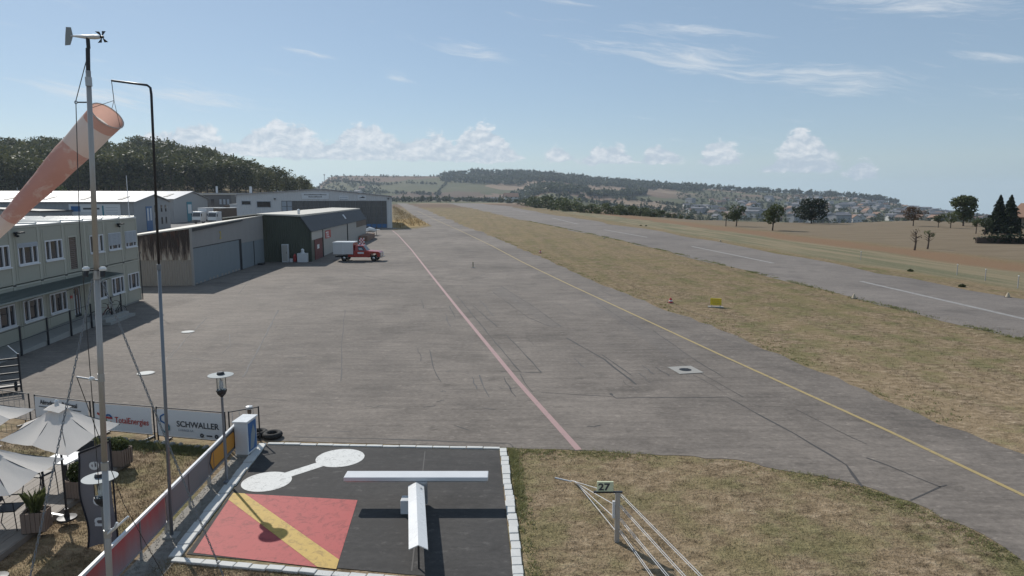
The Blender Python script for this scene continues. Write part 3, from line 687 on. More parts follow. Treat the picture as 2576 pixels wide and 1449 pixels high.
# ------------------------------------------------------------------ bicycles
def bicycle(label, loc, rz, frame):
    B = thing('bicycle', label, 'bicycle', loc, rz, 'bicycles by the office door')
    for x in (-0.52, 0.52):
        w = MB().torus((x, 0, 0.34), (0, 1, 0), 0.32, 0.022, 22, 6).build('wheel', 'black_rubber', B)
        sp = MB()
        for i in range(8): a = math.pi * i / 8; sp.tube([(x - 0.31 * math.cos(a), 0, 0.34 - 0.31 * math.sin(a)), (x + 0.31 * math.cos(a), 0, 0.34 + 0.31 * math.sin(a))], 0.003, 4)
        sp.torus((x, 0, 0.34), (0, 1, 0), 0.295, 0.01, 20, 5); sp.build('spokes', 'galvanised', w)
    MB().tube([(-0.52, 0, 0.34), (-0.08, 0, 0.30), (0.36, 0, 0.82), (-0.18, 0, 0.84), (-0.08, 0, 0.30)], 0.022, 6).tube([(-0.18, 0, 0.84), (-0.52, 0, 0.34)], 0.016, 6).tube([(-0.18, 0, 0.84), (-0.22, 0, 0.96)], 0.016, 6).tube([(0.33, 0, 0.95), (0.38, 0, 0.8), (0.52, 0, 0.34)], 0.02, 6).build('frame', frame, B)
    MB().prism([(-0.36, -0.07, 0.96), (-0.36, 0.07, 0.96), (-0.1, 0.025, 0.98), (-0.1, -0.025, 0.98)], (0, 0, 0.06)).build('saddle', 'black_plastic', B)
    MB().tube([(0.22, -0.28, 1.03), (0.34, -0.2, 1.02), (0.33, 0, 0.97), (0.34, 0.2, 1.02), (0.22, 0.28, 1.03)], 0.014, 6).build('handlebar', 'dark_metal', B)
    MB().torus((-0.08, 0.05, 0.30), (0, 1, 0), 0.09, 0.01, 16, 5).tube([(-0.08, 0.06, 0.30), (0.03, 0.1, 0.17)], 0.01, 5).tube([(-0.08, -0.06, 0.30), (-0.19, -0.1, 0.43)], 0.01, 5).build('crank', 'dark_metal', B)
    return B
bicycle('bicycle with a dark red frame nearest to the step block', (-24.5, 39.9, 0.02), R(65), 'dark_red')
bicycle('black bicycle standing furthest from the office door', (-24.45, 41.1, 0.02), R(75), 'dark_metal')

# ------------------------------------------------------------------ grey hangar with rust streaked side
H2 = thing('grey_hangar', 'grey sheet hangar with blue-grey sliding doors and rust streaked side wall', 'hangar', (-26.82, 56.45, 0), math.atan2(20.83, -1.53))
# local +x runs along the front away from the camera, local -y faces the apron
LF = 20.9; top = lambda x: 4.82 + 0.022 * x
MB().prism([(0.05, 0.06, 0), (LF - .05, 0.06, 0), (LF - .05, 0.06, top(LF) - 0.02), (0.05, 0.06, top(0) - 0.02)], (0, 0.12, 0)).build('front_wall', 'hangar_grey', H2)
def corr_front(x0, x1, z0, z1, y, mat, name, parent, pitch=0.3, d=0.03):
    mb = MB().corr(-x1, -x0, z0, (lambda x: z1(-x)) if callable(z1) else z1, 0, pitch, d)
    mb.v = [(-x, y - yy, z) for x, yy, z in mb.v]
    return mb.build(name, mat, parent)
corr_front(0.0, LF, 3.17, top, 0.05, 'hangar_grey', 'fascia_sheet', H2)
corr_front(12.9, LF, 2.72, 3.165, 0.05, 'hangar_grey', 'lower_fascia', H2)
MB().box(0.1, 12.6, -0.02, 0.05, 3.10, 3.165).build('door_rail', 'dark_metal', H2)
for i, (a, b_) in enumerate([(0.12, 3.2), (3.22, 6.3), (6.32, 9.3), (9.32, 12.1)]):
    d = corr_front(a, b_, 0.04, 3.10, -0.02, 'hangar_blue', 'sliding_door', H2, 0.34, 0.02)
    MB().box(a + 0.02, b_ - 0.02, -0.015, 0.03, 0.03, 3.09).build('leaf', 'hangar_blue', d)
    for q in range(3): MB().box(a + 0.3 + q * 0.9, a + 0.72 + q * 0.9, -0.052, -0.045, 0.06, 0.06 + 0.16 * random.random() + .1).build('scuffed_patch', 'hangar_beige', d)
MB().box(12.12, 12.9, 0.0, 0.058, 0.02, 3.16).build('door_gap', 'black_plastic', H2)
for a, b_ in [(12.92, 16.9), (16.95, 20.7)]:
    d = corr_front(a, b_, 0.04, 2.70, -0.01, 'hangar_blue', 'sliding_door', H2, 0.34, 0.02)
    MB().box(a + 0.02, b_ - 0.02, -0.005, 0.04, 0.03, 2.69).build('leaf', 'hangar_blue', d)
MB().box(16.86, 16.99, -0.05, -0.03, 0.05, 2.70).build('door_joint', 'dark_metal', H2)
text('2', 1.0, 'number_yellow', H2, (6.75, -0.003, 3.55), (math.pi / 2, 0, 0), 'door_number', 0.004, bold=0.012)
# roof: low pitch, slope rising from the side wall
MB().prism([(-0.1, -0.05, top(0)), (LF, -0.05, top(LF)), (LF, -0.05, top(LF) + 0.10), (-0.1, -0.05, top(0) + 0.10)], (0, 8.0, -1.1)).build('roof', 'roof_cream', H2)
MB().prism([(0.05, -0.10, top(0) - 0.28), (13.4, -0.10, top(13.4) - 0.14), (13.4, -0.10, top(13.4) - 0.01), (0.05, -0.10, top(0) - 0.01)], (0, 0.10, 0)).build('gutter', 'black_plastic', H2)
# end wall towards the camera
EW = [(0.06, 0), (7.7, 0), (7.7, 3.7), (0.06, 4.78)]
MB().prism([(0.04, y, z) for y, z in EW], (0.12, 0, 0)).build('end_wall', 'hangar_beige', H2)
zt_ = lambda y: 4.80 - 1.1 / 8.0 * y
lo = MB().corr(0.0, 7.8, 0.02, 2.24, 0, 0.2, 0.03); lo.v = [(0.03 - q, y, z) for y, q, z in lo.v]; lo.f = [f[::-1] for f in lo.f]
lo.build('lower_sheet', 'hangar_beige', H2)
for i in range(7):   # overlapping fibre-cement sheets
    a, b_ = i * 1.115, (i + 1) * 1.115
    up = MB().corr(a, b_, 2.18, zt_, 0, 0.16, 0.03); up.v = [(-0.012 - 0.008 * (i % 2) - q, y, z) for y, q, z in up.v]; up.f = [f[::-1] for f in up.f]
    up.build('weathered_sheet', 'rust_sheet', H2)
MB().box(-0.09, 0.06, -0.12, 0.06, 0, top(0)).build('corner_trim', 'hangar_grey', H2)
MB().box(17.2, 18.3, -0.75, -0.25, 0.02, 0.20).build('door_ramp', 'black_plastic', H2)

# ------------------------------------------------------------------ green building with the dark mansard roof
A3, B3 = (-28.39, 78.2), (-23.2, 77.94)
GB = thing('green_hangar', 'long hangar with green corrugated gable and dark mansard roof', 'hangar', (-23.2, 77.94, 0), math.atan2(46.5, -3.57))
# local +x away from the camera along the front, local -y is the apron side
LG = 46.4
prof = [(0, 0), (0, 3.55), (1.1, 5.18), (5.9, 5.35), (9.5, 5.0), (9.5, 0)]           # (y, z)
MB().prism([(0.08, y, z) for y, z in prof], (LG - 0.1, 0, 0)).build('body', 'green_steel', GB)
gt = lambda y: float(np.interp(y, [0, 1.1, 5.9, 9.5], [3.55, 5.18, 5.35, 5.0])) - 0.02
gs = MB().corr(0.0, 9.5, 0.02, gt, 0, 0.24, 0.035); gs.v = [(0.06 - q, y, z) for y, q, z in gs.v]; gs.f = [f[::-1] for f in gs.f]
gs.build('gable_sheet', 'green_steel', GB)
MB().box(-0.12, 0.06, -0.1, 0.04, 0, 3.6).build('corner_post', 'green_steel', GB)
mr = MB().prism([(-0.2, -0.16, 3.42), (-0.2, 1.08, 5.24), (-0.2, 1.12, 5.17), (-0.2, -0.06, 3.42)], (LG + 0.3, 0, 0)).build('mansard_roof', 'slate', GB)
for i in range(23):   # courses of slate sheets
    for j in range(2):
        f0, f1 = j * 0.5, j * 0.5 + 0.51
        MB().prism([(i * 2.02 - 0.15, -0.17 + 1.24 * f0 - 0.025, 3.43 + 1.82 * f0 + 0.01), (i * 2.02 + 1.84, -0.17 + 1.24 * f0 - 0.025, 3.43 + 1.82 * f0 + 0.01), (i * 2.02 + 1.84, -0.17 + 1.24 * f1 - 0.005, 3.43 + 1.82 * f1), (i * 2.02 - 0.15, -0.17 + 1.24 * f1 - 0.005, 3.43 + 1.82 * f1)], (0, 0.012, 0.0)).build('roof_sheet', 'slate', mr)
MB().prism([(-0.25, 1.0, 5.20), (-0.25, 5.95, 5.42), (-0.25, 5.95, 5.54), (-0.25, 1.0, 5.40)], (LG + 0.3, 0, 0)).build('flat_roof', 'roof_cream', GB)
MB().prism([(-0.25, 5.95, 5.42), (-0.25, 9.7, 5.0), (-0.25, 9.7, 5.1), (-0.25, 5.95, 5.54)], (LG + 0.3, 0, 0)).build('rear_roof', 'roof_cream', GB)
MB().prism([(25.5, 0.25, 4.10), (26.4, 0.25, 4.10), (26.4, 0.68, 4.72), (25.5, 0.68, 4.72)], (0, -0.06, 0.06)).build('skylight', 'sign_white', GB)
vt = MB().lathe([(0.14, 5.3), (0.14, 5.75), (0.2, 5.8), (0.2, 5.9), (0.02, 6.05)], 10, (2.0, 1.7, 0)).build('roof_vent', 'white_gloss', GB)
def gfront(x0, x1, z0, z1, y, mat, name, pitch=0.35): return corr_front(x0, x1, z0, z1, y, mat, name, GB, pitch, 0.03)
MB().box(0.3, 6.6, -0.035, 0.0, 2.45, 3.42).build('wall_panel', 'pale_door', GB)
dr = MB().box(1.9, 6.3, -0.06, 0.0, 0.02, 2.40).build('red_door', 'dark_red', GB)
MB().box(3.1, 4.3, -0.075, -0.06, 1.25, 1.75).build('notice', 'sign_white', dr)
for a, b_ in [(6.95, 11.5), (11.52, 16.0), (16.02, 20.5), (20.52, 25.2)]: gfront(a, b_, 0.06, 3.42, -0.01, 'pale_door', 'sliding_door')
for a, b_ in [(25.9, 32.5), (32.55, 39.0), (39.05, 46.2)]: gfront(a, b_, 0.06, 3.42 if a < 38 else 2.5, -0.01, 'pale_door', 'sliding_door')
for xx in (0.0, 6.75, 25.55): MB().box(xx, xx + 0.2, -0.09, 0.0, 0.0, 3.45).build('door_post', 'dark_metal', GB)
MB().box(34.5, 46.3, -0.055, -0.045, 2.4, 3.44).build('brown_panel', 'brown_panel', GB)
MB().box(8.3, 11.9, -0.075, -0.045, 2.15, 3.15).build('sign_board', 'sign_red', GB)
text('TEL', 1.05, 'sign_white', GB, (8.55, -0.077, 2.26), (math.pi / 2, 0, 0), bold=0.02, sx=1.35)
MB().box(36, 46, -1.6, -0.2, 0.02, 0.9).build('brick_planter', 'terracotta', GB)
# things against the gable
def local(o, x, y, z=0): return tuple(Matrix.Rotation(o.rotation_euler.z, 4, 'Z') @ Vector((x, y, z)) + o.location)
wd = thing('locker', 'tall pale metal locker against the green gable', 'locker', local(GB, -0.45, 2.8, 0.02), GB.rotation_euler.z)
MB().box(-0.25, 0.25, -0.36, 0.36, 0.0, 2.05).build('body', 'white_metal', wd, bevel=0.015); MB().box(-0.262, -0.25, -0.3, 0.3, 0.1, 1.95).build('door', 'pale_door', wd); MB().box(-0.29, -0.262, -0.2, -0.16, 1.0, 1.2).build('handle', 'dark_metal', wd)
cb = thing('white_cabinet', 'low white cabinet with a round top at the corner of the green gable', 'cabinet', local(GB, -0.55, 0.85, 0.02), GB.rotation_euler.z)
MB().box(-0.4, 0.4, -0.55, 0.55, 0.0, 1.02).build('body', 'white_metal', cb, bevel=0.02); MB().lathe([(0.22, 1.02), (0.24, 1.12), (0.17, 1.2), (0.2, 1.42), (0.05, 1.55)], 12).build('cap', 'white_metal', cb)
ex_ = thing('fire_extinguisher', 'red wheeled fire extinguisher beside the white cabinet', 'extinguisher', local(GB, -0.5, 1.75, 0.02), 0)
MB().lathe([(0.16, 0.05), (0.19, 0.12), (0.19, 0.7), (0.1, 0.85), (0.05, 0.95)], 12).build('bottle', 'sign_red', ex_); MB().tube([(0, 0.2, 0.1), (0, 0.22, 0.9), (0, 0, 1.0)], 0.02, 6).build('handle', 'dark_metal', ex_); MB().torus((0.0, 0.2, 0.1), (1, 0, 0), 0.07, 0.03, 14, 6).build('wheel', 'black_rubber', ex_)
gb = thing('white_bucket', 'small white tub on the ground beside the red extinguisher', 'tub', local(GB, -0.5, 2.2, 0.02), 0)
MB().lathe([(0.2, 0), (0.24, 0.3), (0.26, 0.3), (0.26, 0.34)], 14).build('body', 'white_metal', gb); MB().lathe([(0.27, 0.341), (0.27, 0.37), (0.1, 0.4)], 14).build('lid', 'sign_white', gb)

# ------------------------------------------------------------------ large pale hangar at the end of the apron
BH = thing('big_hangar', 'large pale grey hangar with glazed folding doors and signs on the fascia', 'hangar', (-29.0, 164.3, 0), R(12.0))
X0, X1 = -64.3, -29.0
fp = [(X0, 0), (X1, 0), (X1, 7.3), (X1 - 0.5, 7.62), (-44, 9.15), (-47, 9.15), (X0 + 0.3, 8.0), (X0, 7.7)]
MB().prism([(x, 0.06, z) for x, z in fp], (0, 42, 0)).build('body', 'hall_grey', BH)
zt4 = lambda x: float(np.interp(x, [X0, X0 + .3, -47, -44, X1 - .5, X1], [7.7, 8.0, 9.15, 9.15, 7.62, 7.3])) - 0.03
def face(x0, x1, z0, z1, mat, name, parent=BH, y=0.03, pitch=0.5):
    mb = MB().corr(x0, x1, z0, z1, 0, pitch, 0.03); mb.v = [(x, y - q, z) for x, q, z in mb.v]; mb.f = [f[::-1] for f in mb.f]
    return mb.build(name, mat, parent)
face(X0, X1, 6.55, zt4, 'hall_white', 'fascia_sheet'); face(X0, -54.4, 0.02, 6.55, 'hall_white', 'side_sheet'); face(-30.2, X1, 0.02, 6.55, 'hall_white', 'pier_sheet')
rf = [(X0 - .2, 7.72), (X0 + .25, 8.12), (-47, 9.3), (-44, 9.3), (X1 - .35, 7.75), (X1 + .15, 7.35)]
for (a, za), (b_, zb) in zip(rf[:-1], rf[1:]):
    MB().prism([(a, -0.35, za), (b_, -0.35, zb), (b_, -0.35, zb - 0.16), (a, -0.35, za - 0.16)], (0, 42.6, 0)).build('roof_panel', 'hall_roof', BH)
n = 20; pw = (-30.25 + 54.4) / n
for i in range(n):
    a = -54.4 + i * pw
    lf = MB().box(a + 0.02, a + 0.09, -0.03, 0.06, 0.03, 6.53).box(a + pw - 0.09, a + pw - 0.02, -0.03, 0.06, 0.03, 6.53)
    for z in (0.03, 1.0, 2.4, 3.8, 5.2, 6.43): lf.box(a + 0.09, a + pw - 0.09, -0.03, 0.06, z, z + 0.1)
    d = lf.build('door_leaf', 'anthracite', BH)
    MB().box(a + 0.09, a + pw - 0.09, 0.0, 0.03, 0.13, 1.0).build('lower_panel', 'blue_panel' if i > 14 else 'anthracite', d)
    for z in (1.1, 2.5, 3.9, 5.3): MB().box(a + 0.09, a + pw - 0.09, 0.0, 0.02, z, z + (1.3 if z < 5 else 1.12)).build('pane', 'door_glass' if i > 1 else 'shutter', d)
for a, b_, z0, z1 in [(-59.9, -56.7, 5.0, 6.5), (-63.2, -61.1, 5.6, 6.6)]:
    wv = MB().box(a, b_, -0.06, 0.0, z0, z0 + .12).box(a, b_, -0.06, 0.0, z1 - .12, z1).box(a, a + .12, -0.06, 0, z0, z1).box(b_ - .12, b_, -0.06, 0, z0, z1).build('window', 'shutter', BH); MB().box(a + .12, b_ - .12, -0.03, 0.0, z0 + .12, z1 - .12).build('pane', 'glass', wv)
def board(x0, x1, z0, z1, mat, lines, cmat='sign_dark', sz=0.42):
    o = MB().box(x0, x1, -0.08, -0.035, z0, z1).build('sign_board', mat, BH)
    for i, f in enumerate(lines):          # lettering too far away to read: rows of short dark marks
        x = (x0 + x1) / 2 - (x1 - x0) * f / 2; e = (x0 + x1) / 2 + (x1 - x0) * f / 2
        while x < e - 0.1:
            w = random.uniform(0.12, 0.3); MB().box(x, min(e, x + w), -0.086, -0.081, z1 - 0.55 - i * 0.5, z1 - 0.55 - i * 0.5 + sz * random.uniform(0.55, 0.85)).build('lettering_mark', cmat, o); x += w + 0.06
board(-49.8, -43.6, 6.95, 8.4, 'sign_white', [0.82, 0.5], 'anthracite', 0.34)
board(-41.3, -39.1, 6.8, 7.8, 'sign_white', [0.8, 0.8], 'shutter', 0.25)
bb = board(-37.0, -35.0, 6.8, 7.85, 'sign_white', [])
MB().prism([(-36.8, -0.09, 7.2), (-35.2, -0.09, 7.2), (-35.5, -0.09, 7.45), (-35.9, -0.09, 7.6), (-36.1, -0.09, 7.42)], (0, -0.01, 0)).build('emblem', 'sign_dark', BH)
for xx in (-30.0, -56.0): MB().box(xx, xx + 0.4, -0.4, 0.0, 6.9, 7.15).build('floodlight', 'dark_metal', BH)
MB().lathe([(0.3, 8.1), (0.3, 9.9)], 10, (-61.5, 3, 0)).build('flue', 'white_metal', BH)

# shift the hangar's parts so that its right front corner is the origin they turn about
for ch in list(BH.children): ch.location.x += 29.0
# ------------------------------------------------------------------ industrial halls behind
def hall(label, C0, C1, L, ze, za, fa, seed, wins):
    """gable from C0 (near) to C1 (far); the long side runs off to the left"""
    d = math.dist(C0, C1)
    T = thing('industrial_hall', label, 'hall', (C0[0], C0[1], 0), math.atan2(C1[1] - C0[1], C1[0] - C0[0]))
    # local x along gable, local +y to the left (away from the apron)
    MB().prism([(0.05, 0.05, 0), (d - .05, 0.05, 0), (d - .05, 0.05, ze - .05), (d * fa, 0.05, za - .08), (0.05, 0.05, ze - .05)], (0, L, 0)).build('body', 'hall_grey', T)
    g = MB().corr(0.0, d, 0.02, lambda x: float(np.interp(x, [0, d * fa, d], [ze, za, ze])) - .05, 0, 0.8, 0.04); g.v = [(x, 0.03 - q, z) for x, q, z in g.v]; g.f = [f[::-1] for f in g.f]
    g.build('gable_sheet', 'hall_grey', T)
    s = MB().corr(0.0, L, 0.02, ze - .06, 0, 0.8, 0.04); s.v = [(0.03 - q, y + 0.05, z) for y, q, z in s.v]; s.f = [f[::-1] for f in s.f]
    s.build('side_sheet', 'hall_grey', T)
    for (xa, z0), (xb, z1) in (((-0.5, ze - 0.05), (d * fa, za)), ((d * fa, za), (d + .5, ze - 0.05))):
        MB().prism([(xa, -0.5, z0), (xb, -0.5, z1), (xb, -0.5, z1 + 0.14), (xa, -0.5, z0 + 0.14)], (0, L + 1, 0)).build('roof_panel', 'hall_roof', T)
    for i in range(int(L / 7)):
        y = 3 + i * 7.0; f0, f1 = 0.25, 0.62
        z = lambda f: ze - 0.05 + (za - ze + 0.05) * f
        xa = lambda f: -0.5 + (d * fa + 0.5) * f
        MB().prism([(xa(f0), y, z(f0) + 0.15), (xa(f1), y, z(f1) + 0.15), (xa(f1), y + 0.9, z(f1) + 0.15), (xa(f0), y + 0.9, z(f0) + 0.15)], (0, 0, 0.1)).build('rooflight', 'anthracite', T)
    for x in wins:
        for z0 in (1.2, 4.0):
            w = MB().box(x, x + 1.1, -0.05, 0.0, z0, z0 + 1.6).build('window', 'dark_metal', T); MB().box(x + .1, x + 1.0, -0.06, -0.05, z0 + .1, z0 + 1.5).build('pane', 'glass', w)
    return T, d
T1, d1 = hall('long grey industrial hall with a row of small gable windows', (-77.8, 140.0), (-83.0, 165.0), 60, 6.4, 7.95, 0.5, 1, (13.5, 18.2, 21.5))
bl = MB().box(7.5, 11.5, -0.08, 0.0, 0.05, 5.4).build('blue_door', 'blue_panel', T1)
for xx in (8.0, 10.0): MB().box(xx, xx + 1.1, -0.09, -0.08, 2.3, 5.0).build('door_glass', 'sign_white', bl)
sg = MB().box(-0.14, -0.03, 2.5, 12.0, 3.2, 6.0).build('company_sign', 'sign_white', T1)
MB().box(-0.15, -0.141, 9.9, 11.6, 4.5, 5.6).build('sign_square', 'sign_blue', sg); MB().box(-0.15, -0.141, 6.4, 9.4, 4.9, 5.25).build('sign_word', 'sign_dark', sg); MB().box(-0.15, -0.141, 5.6, 5.9, 3.6, 5.7).build('sign_bar', 'sign_teal', sg)
for i in range(4): MB().box(-0.15, -0.141, 3.0, 5.2, 3.6 + i * 0.55, 3.68 + i * 0.55).build('sign_line', 'shutter', sg); MB().box(-0.15, -0.141, 6.6, 11.2, 3.5 + i * 0.26, 3.56 + i * 0.26).build('sign_line', 'shutter', sg)
T2, d2 = hall('second grey industrial hall with a green portal behind the trucks', (-97.0, 195.0), (-101.0, 226.0), 60, 6.8, 9.1, 0.52, 2, ())
pt = MB().box(11, 15.5, -0.1, 0.0, 0.05, 6.0).build('portal', 'sign_teal', T2); MB().box(11.6, 14.9, -0.12, -0.1, 2.5, 5.2).build('portal_glass', 'sign_white', pt)
MB().lathe([(0.35, 7), (0.35, 11.5)], 8, (15, 40, 0)).build('flue', 'white_metal', T2)
AN = thing('side_shed', 'low grey annex with a shallow gable in front of the long hall', 'shed', (-98, 128, 0))
MB().prism([(-14, 0, 0), (9, 0, 0), (9, 0, 4.6), (-3, 0, 5.2), (-14, 0, 4.7)], (0, 11.5, 0)).build('wall', 'hall_grey', AN); MB().prism([(-14.3, -0.3, 4.75), (-3, -0.3, 5.3), (9.3, -0.3, 4.7), (9.3, -0.3, 4.85), (-3, -0.3, 5.45), (-14.3, -0.3, 4.9)], (0, 12, 0)).build('roof', 'anthracite', AN)
for i in range(4): MB().box(-12 + i * 5, -9.5 + i * 5, -0.06, 0, 1.0, 2.2).build('window', 'glass', AN)
DB = thing('dark_cube_building', 'dark grey flat-roofed block behind the trucks', 'building', (-100.6, 232, 0))
MB().box(-5.2, 5.0, 0, 10, 0, 8.2).build('wall', 'anthracite', DB); MB().box(-6.6, 5.2, -0.4, 10.3, 8.2, 8.55).build('roof', 'roof_cream', DB)
for x, z in ((-1.8, 5.5),): MB().box(x, x + 0.9, -0.06, 0, z - .8, z + 1.2).build('window', 'glass', DB)
for i in range(3): MB().box(1.0 + i * 1.3, 1.7 + i * 1.3, -0.06, 0, 5.0, 6.7).build('window', 'shutter', DB)
WS = thing('white_site_cabin', 'white flat-roofed site cabin left of the big hangar', 'cabin', (-84.5, 213, 0))
MB().box(-3.8, 4.2, 0, 6, 0.02, 5.0).build('wall', 'hall_white', WS); MB().box(-3.9, 4.3, -0.15, 6.1, 5.0, 5.3).build('roof', 'roof_white', WS); MB().box(0.6, 1.5, -0.06, 0, 1.6, 3.0).build('window', 'glass', WS)
MB().box(-6.0, -4.0, 0.5, 3, 0.02, 4.9).build('chimney_block', 'brown_panel', WS)
LB = thing('long_flat_building', 'low dark flat-roofed building below the wooded hill', 'building', (-118, 262, 0))
MB().box(-16, 16, 0, 10, 0, 8.6).build('wall', 'anthracite', LB); MB().box(-16.4, 16.4, -0.4, 10.4, 8.6, 9.0).build('roof', 'hall_roof', LB); MB().lathe([(0.4, 9), (0.4, 11.6)], 8, (3, 4, 0)).build('flue', 'white_metal', LB)
# parked lorries
def lorry(label, x, y, s=1.0, cab='white_gloss', body='white_metal'):
    T = thing('parked_lorry', label, 'lorry', (x, y, 0.02), R(-14), 'lorries parked behind the hangars'); T.scale = (s, s, s)
    cbm = MB().prism([(-1.22, -0.2, 0.5), (-1.22, 0.0, 2.0), (-1.22, 0.35, 2.95), (-1.22, 2.0, 3.0), (-1.22, 2.0, 0.5)], (2.44, 0, 0)).build('cab', cab, T, bevel=0.08)
    MB().prism([(-1.08, -0.06, 1.75), (1.08, -0.06, 1.75), (1.05, 0.26, 2.65), (-1.05, 0.26, 2.65)], (0, -0.03, 0.01)).build('windscreen', 'glass', cbm)
    MB().box(-1.2, 1.2, -0.26, -0.18, 0.45, 0.95).build('bumper', 'anthracite', cbm)
    for xx in (-0.95, 0.7): MB().box(xx, xx + 0.25, -0.29, -0.26, 0.7, 0.85).build('headlight', 'chrome', cbm)
    for xx in (-1.45, 1.25): MB().box(xx, xx + 0.2, 0.1, 0.2, 1.8, 2.5).build('mirror', 'black_plastic', cbm)
    MB().box(-1.27, 1.27, 2.2, 9.5, 1.0, 3.75).build('box_body', body, T, bevel=0.03); MB().box(-1.3, 1.3, 2.15, 9.55, 3.755, 3.85).build('body_roof', 'roof_white', T)
    MB().box(-0.5, 0.5, 0.5, 9.4, 0.55, 0.99).build('chassis', 'dark_metal', T)
    for yy in (1.0, 7.6):
        for xx in (-1.05, 1.05):
            w = MB().torus((xx, yy, 0.5), (1, 0, 0), 0.33, 0.16, 18, 8).build('wheel', 'black_rubber', T); MB().lathe([(0.24, -0.1), (0.24, 0.1)], 12).build('rim', 'galvanised', w).matrix_local = Matrix.Translation((xx, yy, 0.5)) @ Matrix.Rotation(math.pi / 2, 4, 'Y')
    return T
lorry('white box lorry on the left of the two parked behind the hangars', -88.3, 190, 1.15)
lorry('white box lorry with a dark patterned side, right of the two', -82.6, 187, 1.15, body='brown_panel')
cu_ = thing('flag_pole', 'thin white flagpole left of the industrial hall sign', 'pole', (-96, 132.5, 0)); MB().tube([(0, 0, 0), (0, 0, 9.3)], [0.07, 0.04], 8).build('pole', 'white_metal', cu_)

# ------------------------------------------------------------------ red pickup with white box
PK = thing('red_pickup', 'old red pickup with white box body parked by the green hangar', 'truck', (-17.75, 79.0, 0.02), R(-2))
wheelx = (-1.72, 1.74)
bod = MB().prism([(-0.55, 0, 0.50), (-0.55, 0, 1.15), (-0.5, 0, 1.20), (0.95, 0, 1.22), (2.35, 0, 1.12), (2.48, 0, 1.0), (2.5, 0, 0.55), (2.2, 0, 0.45), (2.15, 0, 0.75), (1.95, 0, 0.92), (1.55, 0, 0.92), (1.33, 0, 0.75), (1.28, 0, 0.45)], (0, 1.78, 0))
bod.v = [(x, y - 0.89, z) for x, y, z in bod.v]; bd = bod.build('body', 'red_car', PK, bevel=0.05)
cabp = MB().prism([(-0.5, -0.80, 1.18), (0.95, -0.80, 1.20), (0.50, -0.72, 1.78), (0.40, -0.72, 1.83), (-0.40, -0.72, 1.83), (-0.46, -0.72, 1.78)], (0, 0.0, 0)) if False else None
cb_ = MB(); lo_ = [(-0.5, 0.82, 1.17), (0.98, 0.82, 1.17)]; hi_ = [(-0.44, 0.70, 1.82), (0.48, 0.70, 1.82)]
P8 = [(-0.5, -0.84, 1.17), (0.98, -0.84, 1.17), (0.98, 0.84, 1.17), (-0.5, 0.84, 1.17), (-0.44, -0.70, 1.84), (0.46, -0.70, 1.84), (0.46, 0.70, 1.84), (-0.44, 0.70, 1.84)]
cb_.v = P8; cb_.f = [(0, 3, 2, 1), (4, 5, 6, 7), (0, 1, 5, 4), (1, 2, 6, 5), (2, 3, 7, 6), (3, 0, 4, 7)]
cbo = cb_.build('cab', 'red_car', PK, bevel=0.05)
def lerp(a, b_, f): return tuple(a[i] + (b_[i] - a[i]) * f for i in range(3))
def patchq(a, b_, c_, d_, u0, u1, v0, v1, off):
    q = lambda u, v: Vector(lerp(lerp(a, b_, u), lerp(d_, c_, u), v))
    pts = [q(u0, v0), q(u1, v0), q(u1, v1), q(u0, v1)]; nn = (pts[1] - pts[0]).cross(pts[2] - pts[0]).normalized()
    return MB().prism([tuple(p + nn * 0.004) for p in pts], tuple(nn * off))
for sgn in (0, 1):
    a, b_, c_, d_ = (P8[0], P8[1], P8[5], P8[4]) if sgn == 0 else (P8[2], P8[3], P8[7], P8[6])
    w = patchq(a, b_, c_, d_, 0.34 if not sgn else 0.12, 0.88 if not sgn else 0.66, 0.12, 0.82, 0.012).build('side_window', 'glass', cbo)
    patchq(a, b_, c_, d_, 0.40, 0.72, 0.2, 0.55, 0.02).build('window_sticker', 'shutter', w)
patchq(P8[1], P8[2], P8[6], P8[5], 0.07, 0.93, 0.1, 0.9, 0.012).build('windscreen', 'lamp_disc', cbo)
patchq(P8[3], P8[0], P8[4], P8[7], 0.1, 0.9, 0.3, 0.85, 0.012).build('rear_window', 'glass', cbo)
MB().box(-0.1, 0.62, -0.905, -0.893, 0.88, 1.08).build('door_lettering_plate', 'sign_white', bd)
MB().box(2.45, 2.56, -0.72, 0.72, 0.60, 0.98).build('grille', 'chrome', bd)
for y in (-0.7, 0.5): MB().box(2.52, 2.58, y, y + 0.2, 0.74, 0.92).build('headlight', 'sign_white', bd)
MB().box(2.46, 2.66, -0.92, 0.92, 0.42, 0.56).build('bumper', 'chrome', bd)
MB().box(-2.9, 1.3, -0.35, 0.35, 0.42, 0.62).build('chassis', 'dark_metal', PK)
MB().box(-1.25, -0.56, -0.86, 0.86, 0.5, 0.80).build('side_skirt', 'red_car', PK)
bx = MB().box(-2.95, -0.60, -0.98, 0.98, 0.82, 2.12).build('box_body', 'white_metal', PK, bevel=0.03)
MB().box(-2.98, -0.56, -1.0, 1.0, 2.125, 2.24).build('box_roof', 'white_gloss', bx, bevel=0.03)
for xx in (-2.9, -1.72): MB().box(xx, xx + 1.08, -0.995, -0.982, 0.9, 2.05).build('locker_shutter', 'hall_white', bx)
MB().box(-0.62, -0.56, -0.95, 0.95, 0.82, 2.1).build('bulkhead', 'red_car', bx)
MB().lathe([(0.09, 1.85), (0.09, 1.95), (0.02, 2.0)], 10, (0.0, 0, 0)).build('beacon', 'sign_blue', cbo)
for xx in wheelx:
    for yy in (-0.80, 0.80):
        w = MB().torus((xx, yy, 0.36), (0, 1, 0), 0.25, 0.11, 20, 8).build('wheel', 'black_rubber', PK)
        MB().lathe([(0.18, -0.09), (0.18, 0.05), (0.06, 0.09)], 12).build('rim', 'chrome', w).matrix_local = Matrix.Translation((xx, yy, 0.36)) @ Matrix.Rotation(math.pi / 2 * (1 if yy < 0 else -1), 4, 'X')
